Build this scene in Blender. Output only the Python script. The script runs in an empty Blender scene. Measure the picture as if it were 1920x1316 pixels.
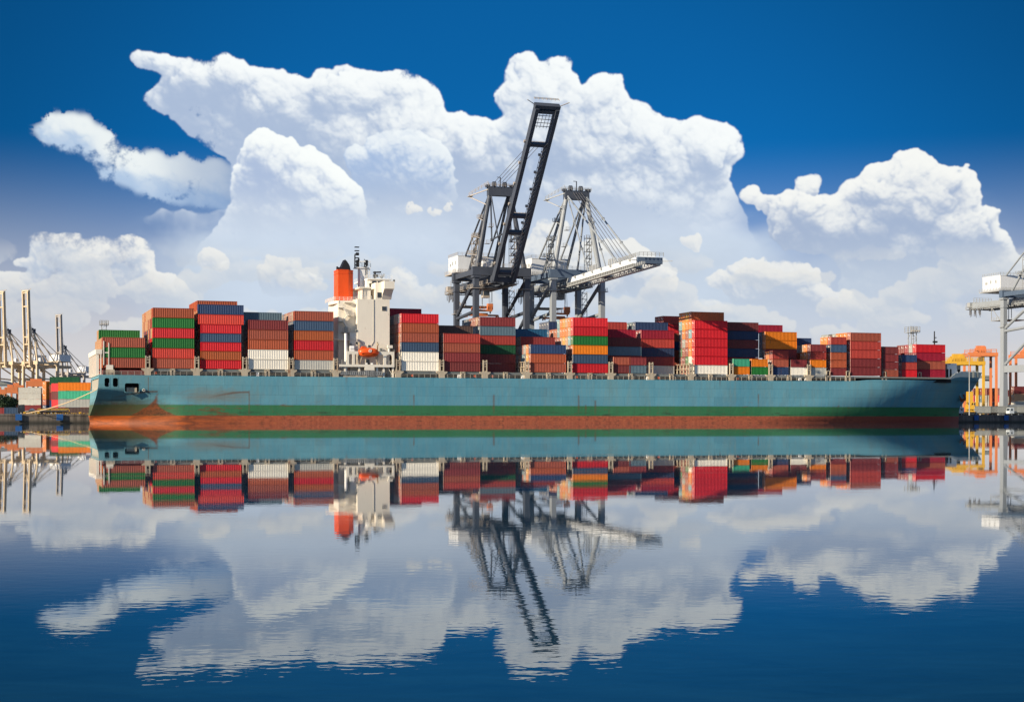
import bpy, bmesh, math, random
from mathutils import Vector, Matrix
from mathutils.bvhtree import BVHTree
R = random.Random(7)
PI = math.pi
# ---------------------------------------------------------------- camera
F = 2900.0; CX = 960.0; CY = 658.0; YH = 787.5; HC = 1.0      # focal length (px of a 1920 px wide frame), horizon row, eye height (m)
S = bpy.context.scene
cam = bpy.data.cameras.new('camera'); camo = bpy.data.objects.new('camera', cam); S.collection.objects.link(camo)
camo.location = (0, 0, HC); camo.rotation_euler = (PI / 2, 0, 0)
cam.sensor_width = 36; cam.lens = 36 * F / 1920; cam.shift_y = (YH - CY) / 1920
cam.clip_start = 0.3; cam.clip_end = 60000
S.camera = camo
S.render.resolution_x = 1024; S.render.resolution_y = 701
S.view_settings.view_transform = 'Standard'; S.view_settings.look = 'None'
S.view_settings.exposure = 0.65; S.view_settings.gamma = 1
# ---------------------------------------------------------------- light
SUN_EL = math.radians(21)
SD = Vector((-.78, -.625, 0)).normalized()                          # horizontal direction towards the sun (left, behind the viewer)
SDIR = Vector((SD.x * math.cos(SUN_EL), SD.y * math.cos(SUN_EL), math.sin(SUN_EL)))
sun = bpy.data.lights.new('sun', 'SUN'); sun.energy = 4.6; sun.angle = math.radians(.55); sun.color = (1, .86, .66)
suno = bpy.data.objects.new('sun', sun); S.collection.objects.link(suno)
suno.rotation_euler = (-SDIR).to_track_quat('-Z', 'Y').to_euler(); suno.location = (0, 0, 200)

class NT:                                                          # small helper to write node trees as expressions
    def __init__(s, t): s.t = t; s.l = t.links
    def n(s, ty, **k):
        q = s.t.nodes.new(ty)
        for a, b in k.items(): setattr(q, a, b)
        return q
    def put(s, sock, v):
        if v is None: return
        if isinstance(v, bpy.types.NodeSocket): s.l.new(v, sock)
        else:
            if hasattr(sock.default_value, '__len__') and not hasattr(v, '__len__'): v = [v] * len(sock.default_value)
            if hasattr(sock.default_value, '__len__') and len(sock.default_value) == 4 and len(v) == 3: v = (*v, 1)
            if hasattr(sock.default_value, '__len__'): v = tuple(v)[:len(sock.default_value)]
            sock.default_value = v
    def m(s, op, a, b=None, c=None, clamp=False):
        q = s.n('ShaderNodeMath', operation=op, use_clamp=clamp)
        for i, v in enumerate((a, b, c)): s.put(q.inputs[i], v) if v is not None else None
        return q.outputs[0]
    def v(s, op, a, b=None, sc=None):
        q = s.n('ShaderNodeVectorMath', operation=op)
        s.put(q.inputs[0], a)
        if b is not None: s.put(q.inputs[1], b)
        if sc is not None: s.put(q.inputs['Scale'], sc)
        return q.outputs['Value'] if op in ('LENGTH', 'DOT_PRODUCT', 'DISTANCE') else q.outputs[0]
    def xyz(s, v):
        q = s.n('ShaderNodeSeparateXYZ'); s.put(q.inputs[0], v); return q.outputs
    def com(s, x, y, z):
        q = s.n('ShaderNodeCombineXYZ'); s.put(q.inputs[0], x); s.put(q.inputs[1], y); s.put(q.inputs[2], z); return q.outputs[0]
    def mix(s, f, a, b, bt='MIX'):
        q = s.n('ShaderNodeMix', data_type='RGBA', blend_type=bt); q.clamp_factor = True
        s.put(q.inputs[0], f); s.put(q.inputs[6], a); s.put(q.inputs[7], b); return q.outputs[2]
    def mr(s, v, a, b, c=0, d=1, it='LINEAR'):
        q = s.n('ShaderNodeMapRange', interpolation_type=it); q.clamp = True
        for i, x in enumerate((v, a, b, c, d)): s.put(q.inputs[i], x)
        return q.outputs[0]
    def noise(s, vec, sc, det=4, rough=.5, dist=0, col=False, dim='3D'):
        q = s.n('ShaderNodeTexNoise', noise_dimensions=dim)
        s.put(q.inputs['Vector'], vec); q.inputs['Scale'].default_value = sc; q.inputs['Detail'].default_value = det
        q.inputs['Roughness'].default_value = rough; q.inputs['Distortion'].default_value = dist
        return q.outputs['Color'] if col else q.outputs['Fac']
    def mp(s, vec, loc=(0, 0, 0), rot=(0, 0, 0), sc=(1, 1, 1)):
        q = s.n('ShaderNodeMapping'); s.put(q.inputs[0], vec); q.inputs[1].default_value = loc; q.inputs[2].default_value = rot; q.inputs[3].default_value = sc
        return q.outputs[0]

def lin(c): return tuple(((x / 255) / 12.92 if x <= 10 else (((x / 255) + .055) / 1.055) ** 2.4) for x in c)

# ---------------------------------------------------------------- sky
w = bpy.data.worlds.new('World'); S.world = w; w.use_nodes = True
N = NT(w.node_tree); w.node_tree.nodes.clear()
import numpy as np
# ---- cumulus clouds as a field over viewing directions (X = azimuth*2900+960, Y = 787-elevation*2900)
CW, CH, CX0, CY0 = 2100, 760, -90, 30
def fft_blur(a, s):
    p = int(3 * s) + 1; a = np.pad(a, p, mode='edge')
    fy = np.fft.fftfreq(a.shape[0])[:, None]; fx = np.fft.rfftfreq(a.shape[1])[None]
    r = np.fft.irfft2(np.fft.rfft2(a) * np.exp(-2 * (np.pi * s) ** 2 * (fx ** 2 + fy ** 2)), a.shape)
    return r[p:-p, p:-p].astype(np.float32)
def up(g, H, W, fy, fx, oy, ox):                                   # smooth interpolation of a random grid
    yy = np.arange(H) * fy + oy; xx = np.arange(W) * fx + ox
    iy = yy.astype(int); ix = xx.astype(int); ty = yy - iy; tx = xx - ix
    ty = ty * ty * (3 - 2 * ty); tx = tx * tx * (3 - 2 * tx); n, m = g.shape
    a = g[iy % n] * (1 - ty)[:, None] + g[(iy + 1) % n] * ty[:, None]
    return a[:, ix % m] * (1 - tx) + a[:, (ix + 1) % m] * tx
def fbm(rs, cell, octv=6, rough=.5, ax=1.0):
    out = 0; amp = 1; tot = 0
    for o in range(octv):
        g = rs.random_sample((97, 131)); out = out + amp * up(g, CH, CW, 1 / cell, 1 / (cell * ax), rs.rand() * 90, rs.rand() * 90)
        tot += amp; amp *= rough; cell /= 2
        if cell < 1.2: break
    return (out / tot - .5).astype(np.float32) * 2
def samp(a, X, Y):                                                  # bilinear lookup
    X = np.clip(X, 0, CW - 1.01); Y = np.clip(Y, 0, CH - 1.01); x = X.astype(int); y = Y.astype(int); u = X - x; v = Y - y
    return a[y, x] * (1 - u) * (1 - v) + a[y, x + 1] * u * (1 - v) + a[y + 1, x] * (1 - u) * v + a[y + 1, x + 1] * u * v
GX, GY = np.meshgrid(np.arange(CW, dtype=np.float32), np.arange(CH, dtype=np.float32))
def sst(a, lo, hi): t = np.clip((a - lo) / (hi - lo), 0, 1); return t * t * (3 - 2 * t)
def stamp(Hm, x, y, r, z, sq=1.0):
    x0 = max(0, int(x - r)); x1 = min(CW, int(x + r) + 2); y0 = max(0, int(y - r)); y1 = min(CH, int(y + r) + 2)
    if x1 <= x0 or y1 <= y0: return
    d = r * r - (GX[y0:y1, x0:x1] - x) ** 2 - ((GY[y0:y1, x0:x1] - y)) ** 2
    h = np.where(d > 0, z + sq * np.sqrt(np.maximum(d, 0)), 0)
    np.maximum(Hm[y0:y1, x0:x1], h, out=Hm[y0:y1, x0:x1])
def poly(pts):                                                      # filled outline
    m = np.zeros((CH, CW), bool); X = GX[0]; n = len(pts)
    for j in range(CH):
        y = j + CY0 + .5; xs = []
        for i in range(n):
            (x0, y0), (x1, y1) = pts[i], pts[(i + 1) % n]
            if (y0 <= y) != (y1 <= y): xs.append(x0 + (y - y0) * (x1 - x0) / (y1 - y0) - CX0)
        xs.sort()
        for a, b in zip(xs[::2], xs[1::2]): m[j, max(0, int(a)):max(0, int(b))] = True
    return m
def heap(puffs, seed, lv=((26, 260), (14, 900), (7, 2600), (3.6, 6000)), flat=.55, pts=None, grow=.85, rnd=26, loose=0):
    rs = np.random.RandomState(seed); Hm = np.zeros((CH, CW), np.float32)
    for (px, py, rx, ry, *ro) in puffs:
        a = np.radians(ro[0]) if ro else 0
        dx = GX + CX0 - px; dy = GY + CY0 - py
        u = dx * np.cos(a) + dy * np.sin(a); v = -dx * np.sin(a) + dy * np.cos(a)
        d = 1 - (u / rx) ** 2 - (v / ry) ** 2
        Hm = np.maximum(Hm, np.where(d > 0, flat * min(rx, ry) * np.sqrt(np.maximum(d, 0)), 0))
    if pts:
        m = poly(pts).astype(np.float32); dome = np.sqrt(np.clip(fft_blur(m, rnd) * 2 - 1, 0, 1)) * rnd * 1.1 + np.sqrt(np.clip(fft_blur(m, 7) * 2 - 1, 0, 1)) * 6
        Hm = (Hm * 1.15 + dome * .75 + .5) * m
        lim = fft_blur(m, 3.2 + loose) > .20 - .12 * (loose > 0) + .42 * (fbm(rs, 16, 3) + .5)
    area = (Hm > 0).sum() / 60000.
    for r0, n in lv:
        n = int(n * area); ys, xs = np.nonzero(Hm > 0)
        soft = fft_blur((Hm > 0).astype(np.float32), r0 * .8)
        edge = (soft[ys, xs] < .8)
        pr = np.where(edge, 4.0, 1.0); pr /= pr.sum()
        idx = rs.choice(len(ys), n, p=pr)
        base = Hm.copy()
        for i in idx:
            r = r0 * (.55 + .9 * rs.rand() ** 1.5); x = xs[i] + rs.rand() - .5; y = ys[i] + rs.rand() - .5
            q = soft[ys[i], xs[i]]
            if q < .66 and rs.rand() < .3: continue
            stamp(Hm, x, y, r, base[ys[i], xs[i]] - ((1.0 if r0 > 10 else grow) if q < .85 else .45) * r)
        if pts: Hm *= lim
    return Hm
def shade(Hm, seed, L=(.35, -.75, .55), hi=(.60, .61, .63), lo=(.24, .31, .47), soft=1.2, warp=5, rimw=30, body=.5, det=1.0, bias=.1, fray=1.0, big=9, mot=.16):
    rs = np.random.RandomState(seed + 77)
    wx = fbm(rs, 26, 5, .6) * warp + fbm(rs, 80, 3, .5) * big; wy = fbm(rs, 26, 5, .6) * warp + fbm(rs, 80, 3, .5) * big * .8
    Hm = samp(Hm, GX + wx, GY + wy).astype(np.float32)
    m = (fft_blur((Hm > 0).astype(np.float32), 2.0) > .5).astype(np.float32); tip = 1 + .35 * (1 - sst(GX + CX0, 300, 420)) * (fray > 1.2)
    a = fft_blur(m, soft * .8); n = fbm(rs, 16, 5, .68); wid = .16 + .55 * sst(fbm(rs, 70, 3, .5), -.15, .45) * min(1, fray)
    ed = fft_blur(m, 5 * fray); ed2 = fft_blur(m, 11 * fray)
    a = a * sst(ed + n * .30 * fray * tip, .24, .24 + wid * tip) * sst(ed2 + n * .34 * fray, .06, .06 + wid * 1.0 * tip)
    H1 = fft_blur(Hm, 1.2); H2 = fft_blur(Hm, 4.5); H3 = fft_blur(Hm, 13); H4 = fft_blur(Hm, 30)
    def lam(h, k):
        gy, gx = np.gradient(h); nx = -gx * k; ny = -gy * k; q = 1 / np.sqrt(nx * nx + ny * ny + 1)
        l = np.array(L); l = l / np.linalg.norm(l); return np.clip((nx * l[0] + ny * l[1] + l[2]) * q, -.4, 1)
    s = .22 * lam(H1, 1.0 * det) + .30 * lam(H2, 1.7 * det) + .30 * lam(H3, 2.6) + .22 * lam(H4, 4)
    s += det * (.030 * (H1 - fft_blur(Hm, 4)) + .016 * (H2 - fft_blur(Hm, 14)))
    inner = fft_blur(m, rimw)                                       # thin edges glow, the deep body is grey
    up_ = fft_blur(np.roll(m, int(rimw * .9), 0), rimw)
    s = s + bias + .30 * np.clip(1 - inner, 0, .5) - body * sst(up_, .5, 1.0) * .45 + mot * fbm(rs, 110, 6, .6)
    t = (.5 + .5 * np.tanh((s - .50) * 2.5))[..., None]
    return np.array(lo, np.float32) * (1 - t) + np.array(hi, np.float32) * t, a
def over(C, A, c, a):                                               # premultiplied colour and alpha
    a = a[..., None]; return C * (1 - a) + c * a, A * (1 - a[..., 0]) + a[..., 0]
BANK = [(250, 130), (265, 125), (300, 127), (345, 130), (400, 140), (410, 128), (430, 122), (455, 128), (480, 140), (530, 143), (565, 155), (583, 163), (595, 150), (625, 148), (632, 137), (650, 135), (680, 145), (720, 150), (750, 148), (790, 158), (815, 175), (832, 200), (836, 218), (870, 225), (905, 230), (935, 232), (945, 222), (925, 203), (920, 190), (945, 165), (948, 140), (955, 122), (968, 112), (1000, 112), (1010, 125), (1020, 128), (1035, 116), (1062, 116), (1073, 122), (1065, 140), (1083, 150), (1085, 165), (1100, 160), (1120, 150), (1150, 152), (1170, 155), (1173, 180), (1185, 200), (1215, 210), (1240, 228), (1262, 235), (1310, 233), (1345, 240), (1385, 253), (1394, 280), (1390, 300), (1370, 325), (1360, 345), (1372, 370), (1388, 395), (1400, 440), (1450, 520), (1450, 640), (300, 640), (330, 540), (400, 450), (440, 380), (440, 315), (400, 292), (370, 277), (345, 257), (320, 237), (300, 225), (275, 205), (290, 195), (308, 180), (315, 168), (290, 160), (265, 148)]
OVAL = [(92, 270), (104, 254), (125, 243), (152, 242), (175, 249), (205, 260), (238, 270), (238, 291), (265, 297), (290, 292), (330, 303), (380, 314), (430, 320), (560, 330), (560, 420), (440, 405), (400, 400), (350, 395), (290, 380), (250, 370), (215, 355), (190, 330), (150, 318), (125, 303), (100, 290)]
MID = [(440, 345), (450, 320), (460, 300), (470, 275), (490, 255), (515, 258), (535, 268), (545, 275), (560, 280), (565, 293), (590, 292), (610, 300), (625, 315), (650, 325), (655, 345), (672, 360), (683, 372), (675, 395), (690, 430), (700, 560), (330, 560), (300, 440), (280, 425), (270, 420), (290, 422), (310, 412), (345, 408), (380, 412), (420, 405), (445, 405), (460, 400), (445, 385), (435, 365)]
DOME = [(655, 290), (670, 280), (690, 275), (715, 258), (745, 252), (775, 258), (800, 270), (830, 280), (845, 305), (855, 330), (850, 350), (860, 370), (850, 400), (830, 430), (700, 430), (685, 380), (670, 350), (660, 320)]
TUFT = [(1478, 356), (1485, 342), (1500, 336), (1520, 342), (1530, 354), (1521, 364), (1518, 380), (1490, 380), (1492, 368), (1480, 364)]
TOWER = [(1455, 378), (1475, 370), (1495, 372), (1520, 385), (1530, 378), (1560, 376), (1575, 385), (1570, 365), (1590, 352), (1615, 350), (1620, 330), (1640, 322), (1662, 325), (1665, 308), (1685, 301), (1710, 306), (1723, 325), (1750, 338), (1785, 345), (1805, 362), (1810, 385), (1805, 405), (1820, 415), (1838, 418), (1838, 435), (1855, 465), (1870, 490), (1890, 500), (1960, 560), (1960, 640), (1560, 640), (1575, 500), (1540, 480), (1500, 480), (1470, 465), (1445, 450), (1438, 420), (1450, 400), (1440, 390)]
LOWL = [(82, 470), (95, 452), (120, 450), (140, 443), (160, 448), (165, 458), (190, 457), (215, 465), (245, 452), (270, 456), (295, 475), (302, 495), (300, 520), (340, 525), (365, 545), (400, 600), (40, 620), (-90, 620), (-90, 530), (0, 522), (20, 518), (40, 530), (70, 532), (75, 520), (55, 512), (65, 503), (85, 508)]
def build_clouds():
    C = np.zeros((CH, CW, 3), np.float32); A = np.zeros((CH, CW), np.float32)
    Yp = GY + CY0; Xp = GX + CX0
    hiN = (.63, .63, .645)
    # long streak on the left
    h = heap([(150, 268, 60, 26, 14), (290, 340, 75, 32, 14)], 5, lv=((16, 120), (8, 400)), flat=.4, pts=OVAL, rnd=18)
    c, a = shade(h, 5, soft=5, warp=14, hi=(.59, .60, .61), lo=(.30, .38, .52), det=.5, fray=1.6, body=.35, bias=.08, big=16, mot=.22)
    C, A = over(C, A, c, a * (1 - .45 * sst(Xp, 270, 400)) * (1 - .9 * sst(Xp, 400, 500)) * .96)
    # big bank
    bank = [(400, 165, 46, 20), (455, 160, 34, 24), (505, 185, 50, 30), (590, 190, 44, 30), (700, 175, 44, 24), (800, 205, 30, 28), (640, 250, 60, 30), (560, 245, 50, 26), (850, 250, 40, 22), (1000, 150, 34, 28), (1060, 200, 50, 34), (1150, 190, 32, 24), (1180, 250, 54, 30), (1000, 300, 60, 34), (1340, 270, 40, 24), (1250, 330, 60, 30), (540, 195, 100, 40), (640, 200, 60, 45), (745, 195, 70, 35, 8), (770, 245, 55, 50), (690, 300, 110, 50), (975, 235, 60, 45), (1010, 190, 55, 50), (1120, 210, 52, 40), (1090, 290, 120, 60), (1230, 285, 90, 34, 12), (1310, 290, 66, 34, 6), (1130, 380, 160, 60), (900, 290, 70, 50)]
    h = heap(bank, 11, lv=((30, 110), (15, 420), (8, 1300), (4, 2800)), flat=.75, pts=BANK, rnd=34)
    c, a = shade(h, 11, hi=hiN, lo=(.27, .325, .45), soft=1.2, warp=8, rimw=34, body=.62, det=.85, bias=-.03, fray=1.35, mot=.34)
    k = (1 - .85 * sst(Yp, 300, 470))[..., None]                    # features dissolve in the haze lower down
    c = c * k + np.array((.40, .44, .53)) * (1 - k)
    C, A = over(C, A, c, a * (1 - sst(Yp, 440, 640)) * (1 - .75 * sst(Xp, 1330, 1430) * sst(Yp, 330, 400)))
    rs = np.random.RandomState(14)
    gb = sst(Yp + fbm(rs, 130, 5, .55, 1.8) * 120, 400, 500) * (1 - sst(Yp, 600, 700)) * sst(Xp + fbm(rs, 90, 4) * 60, 230, 400) * (1 - .35 * sst(Xp, 1380, 1500)) * (1 - sst(Xp, 1700, 1900))
    C, A = over(C, A, np.array((.37, .415, .50), np.float32) * np.ones_like(C), gb * .85)
    # wispy veils in front of the bank
    rs = np.random.RandomState(4)
    wv = sst(fbm(rs, 120, 6, .55, 2.2), -.1, .55) * sst(Yp, 380, 460) * (1 - sst(Yp, 560, 650)) * sst(Xp, 220, 420) * (1 - sst(Xp, 1350, 1560))
    C, A = over(C, A, np.array((.42, .47, .57), np.float32) * np.ones_like(C), wv * .6)
    # dome behind the centre heap
    h = heap([(745, 285, 50, 24), (800, 300, 40, 30), (760, 350, 70, 50)], 31, lv=((16, 200), (9, 800), (5, 2400), (3, 4000)), flat=.4, pts=DOME, rnd=16, grow=.6, loose=5)
    c, a = shade(h, 31, hi=(.62, .63, .65), lo=(.24, .32, .49), soft=1.0, warp=5, rimw=17, body=.9, det=1.2, bias=.0, fray=1.5, big=16)
    C, A = over(C, A, c, a * (1 - sst(Yp, 300, 400)) * .8)
    # centre heap with bright cauliflower rim
    mid = [(490, 272, 24, 16), (525, 280, 22, 16), (470, 305, 22, 20), (500, 320, 30, 24), (462, 345, 18, 22), (580, 308, 26, 16), (612, 322, 24, 18), (645, 350, 24, 20), (560, 335, 36, 24), (600, 370, 44, 30), (540, 390, 50, 34), (660, 375, 20, 14), (505, 290, 42, 26), (545, 305, 30, 24), (590, 325, 55, 20, 20), (560, 360, 80, 40), (630, 360, 36, 26, 30), (570, 410, 90, 50)]
    h = heap(mid, 23, lv=((22, 160), (13, 900), (7.5, 2600), (4, 4500)), flat=.75, pts=MID, rnd=20, grow=.6, loose=3)
    c, a = shade(h, 23, hi=(.64, .64, .645), lo=(.28, .335, .47), soft=.9, warp=5, rimw=18, body=.85, det=1.25, bias=.05, fray=.9)
    k = (1 - .8 * sst(Yp, 340, 430))[..., None]; c = c * k + np.array((.40, .44, .53)) * (1 - k)
    C, A = over(C, A, c, a * (1 - sst(Yp + fbm(np.random.RandomState(3), 60, 4) * 60, 370, 470)))
    # right tower
    rt = [(1640, 345, 26, 20), (1780, 370, 28, 26), (1590, 365, 24, 14), (1660, 375, 40, 26), (1720, 400, 44, 30), (1550, 390, 36, 16), (1480, 395, 28, 20), (1500, 440, 34, 22), (1610, 420, 44, 26), (1800, 430, 26, 26), (1835, 470, 20, 26), (1688, 325, 22, 20), (1700, 350, 42, 30), (1735, 370, 52, 30), (1600, 375, 50, 20), (1680, 400, 80, 50), (1510, 410, 60, 30), (1640, 440, 60, 36), (1760, 450, 55, 50), (1560, 440, 50, 28), (1690, 480, 60, 40)]
    h = heap(rt, 41, lv=((20, 150), (11, 700), (6, 2400), (3.2, 4500)), flat=.8, pts=TOWER, rnd=22, grow=.6, loose=2.5)
    h = np.maximum(h, heap([], 42, lv=((8, 300), (4, 2000)), pts=TUFT, rnd=8, grow=.5, loose=3)); h = np.maximum(h, heap([(1405, 372, 17, 13), (1428, 385, 20, 11), (1445, 398, 16, 9)], 43, lv=((7, 500), (4, 2000))))
    c, a = shade(h, 41, L=(.1, -.75, .6), hi=(.62, .605, .60), lo=(.25, .30, .42), soft=1.0, warp=5, rimw=20, body=.7, det=1.0, bias=.02, fray=.8)
    kk = (1 - .85 * sst(Yp, 430, 560))[..., None]; c = c * kk + np.array((.37, .41, .49)) * (1 - kk)
    C, A = over(C, A, c, a * (1 - sst(Yp, 500, 640)))
    # low clouds
    for sd, pf, op, f0, f1 in ((51, [(140, 468, 40, 18), (240, 472, 40, 18), (190, 490, 80, 24)], .95, 500, 610),
                       (57, [(540, 500, 32, 16), (515, 515, 34, 14), (575, 520, 34, 16), (545, 535, 60, 18), (395, 500, 22, 13), (760, 525, 24, 12), (790, 545, 30, 14)], .85, 515, 580),
                       (61, [(1410, 505, 46, 18), (1460, 525, 60, 26), (1370, 525, 52, 14), (1430, 550, 80, 22), (1500, 560, 50, 18), (1560, 575, 42, 15), (1330, 580, 34, 9), (1595, 590, 30, 12), (1300, 455, 14, 8)], .85, 540, 620),
                       (67, [(1040, 440, 28, 20), (1020, 480, 50, 36), (1110, 480, 40, 22), (1160, 490, 60, 30), (1220, 530, 44, 32), (1090, 520, 90, 40)], .9, 520, 600),
                       (71, [(778, 392, 20, 8), (818, 400, 10, 7), (840, 385, 7, 6)], .9, 600, 700)):
        h = heap([(x_, y_, rx_ * .9, ry_ * .86) for x_, y_, rx_, ry_ in pf], sd, lv=((11, 400), (6.5, 1500), (4, 3500), (2.5, 5000)), flat=.5, pts=LOWL if sd == 51 else None, rnd=14)
        c, a = shade(h, sd, hi=(.60, .575, .56), lo=(.33, .37, .46), soft=.9, warp=9, rimw=15, body=.6, det=1.1, bias=.02, fray=1.3, big=20)
        C, A = over(C, A, c, a * op * (1 - sst(Yp, f0, f1)))
    # broken, hazy small clouds low in the sky
    rs = np.random.RandomState(88); pf = [(rs.uniform(-60, 1980), rs.uniform(470, 640), rs.uniform(24, 80), rs.uniform(8, 24)) for _ in range(85)]
    h = heap(pf, 88, lv=((9, 300), (5, 900), (3, 1800)), flat=.5)
    c, a = shade(h, 88, hi=(.545, .52, .505), lo=(.37, .395, .455), soft=1.5, warp=9, rimw=12, body=.5, det=.7, bias=.05, fray=1.15, big=24)
    C, A = over(C, A, c, a * .5 * sst(Yp, 455, 520) * (1 - sst(Yp, 610, 680)))
    # low haze bank behind everything near the horizon
    rs = np.random.RandomState(9)
    edge = np.minimum(np.minimum(GX, CW - 1 - GX), GY) ; e = sst(edge, 0, 40)
    C = C * np.array((.965, 1.0, .975), np.float32)
    return C * e[..., None], A * e
tc = N.n('ShaderNodeTexCoord').outputs['Generated']
x, y, z = N.xyz(tc)[:3]
hyp = N.m('SQRT', N.m('ADD', N.m('MULTIPLY', x, x), N.m('MULTIPLY', y, y)))
A_ = N.m('MULTIPLY', N.m('ARCTAN2', x, y), 2.9); E_ = N.m('MULTIPLY', N.m('ARCTAN2', z, hyp), 2.9)
P_ = N.com(A_, E_, 0)
sky = N.n('ShaderNodeTexSky', sky_type='NISHITA'); sky.sun_disc = False
sky.sun_elevation = SUN_EL; sky.sun_rotation = math.atan2(SD.x, SD.y)
sky.air_density = 1.0; sky.dust_density = .4; sky.ozone_density = 4.5
# the deep polarised blue of the photograph: the zenith colours reach far down towards the horizon
zz = N.m('ADD', N.m('MULTIPLY', z, 4.2), .08)
N.put(sky.inputs[0], N.v('NORMALIZE', N.com(x, y, zz)))
nish = N.v('SCALE', sky.outputs[0], sc=.085)
front = N.mr(y, -.35, .55, 0, 1, 'SMOOTHSTEP')                     # the side of the sky away from the sun is the deep one
tint = N.mix(front, (3.6, 3.2, 2.7, 1), (.055, .90, 1.32, 1))  # sky behind the viewer is boosted as added fill for the ship's side
blue = N.mix(1.0, nish, tint, 'MULTIPLY')
blue = N.v('SCALE', blue, sc=N.mr(N.v('LENGTH', N.com(A_, N.m('MULTIPLY', N.m('SUBTRACT', E_, .45), 1.3), 0)), .35, 1.15, 1.08, .66, 'SMOOTHSTEP'))
veil = N.mr(E_, .05, .52, 1, 0, 'SMOOTHSTEP')
hz = N.mix(N.mr(E_, .15, .42), (.455, .435, .425), (.37, .395, .44))
col = N.mix(N.m('MULTIPLY', veil, .97), blue, hz)
cC, cA = build_clouds()
buf = np.zeros((CH, CW, 4), np.float32); buf[..., :3] = cC[::-1]; buf[..., 3] = cA[::-1]
cimg = bpy.data.images.new('cloud_field', CW, CH, alpha=True, float_buffer=True)
cimg.alpha_mode = 'CHANNEL_PACKED'; cimg.pixels.foreach_set(buf.ravel()); cimg.update(); cimg.pack()
u_ = N.m('DIVIDE', N.m('ADD', N.m('MULTIPLY', A_, 1000), CX - CX0), CW)
v_ = N.m('DIVIDE', N.m('ADD', N.m('MULTIPLY', E_, 1000), CH + CY0 - YH), CH)
ti = N.n('ShaderNodeTexImage', extension='CLIP', interpolation='Cubic'); ti.image = cimg
N.put(ti.inputs[0], N.com(u_, v_, 0))
keep = N.mix(N.m('SUBTRACT', 1, ti.outputs[1]), (0, 0, 0), col)
col = N.mix(1.0, keep, ti.outputs[0], 'ADD')
bg = N.n('ShaderNodeBackground'); N.put(bg.inputs[0], col); bg.inputs[1].default_value = 1.0
N.l.new(bg.outputs[0], N.n('ShaderNodeOutputWorld').inputs[0])
# ---------------------------------------------------------------- frames: the ship and the quay share one local frame
TH = math.atan2(78, 226)                                            # the quay runs away to the right
dv = Vector((math.cos(TH), math.sin(TH), 0)); nv = Vector((-math.sin(TH), math.cos(TH), 0))
A0 = Vector((-102.1, 465.4, 0))
def P_raw(px, v):
    t = (px - CX) / F; b = A0 + nv * v
    return (t * b.y - b.x) / (dv.x - t * dv.y)
A0 = A0 + dv * P_raw(176, 0)
def P(px, v): return P_raw(px, v)                                   # along-ship position of a measured column, v metres inboard
def W(u, v, z=0): return A0 + dv * u + nv * v + Vector((0, 0, z))
def Zp(py, u, v): return HC + (YH - py) * W(u, v).y / F             # height of a measured row
def Zx(py, px, v): return Zp(py, P(px, v), v)
COL = S.collection

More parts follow.
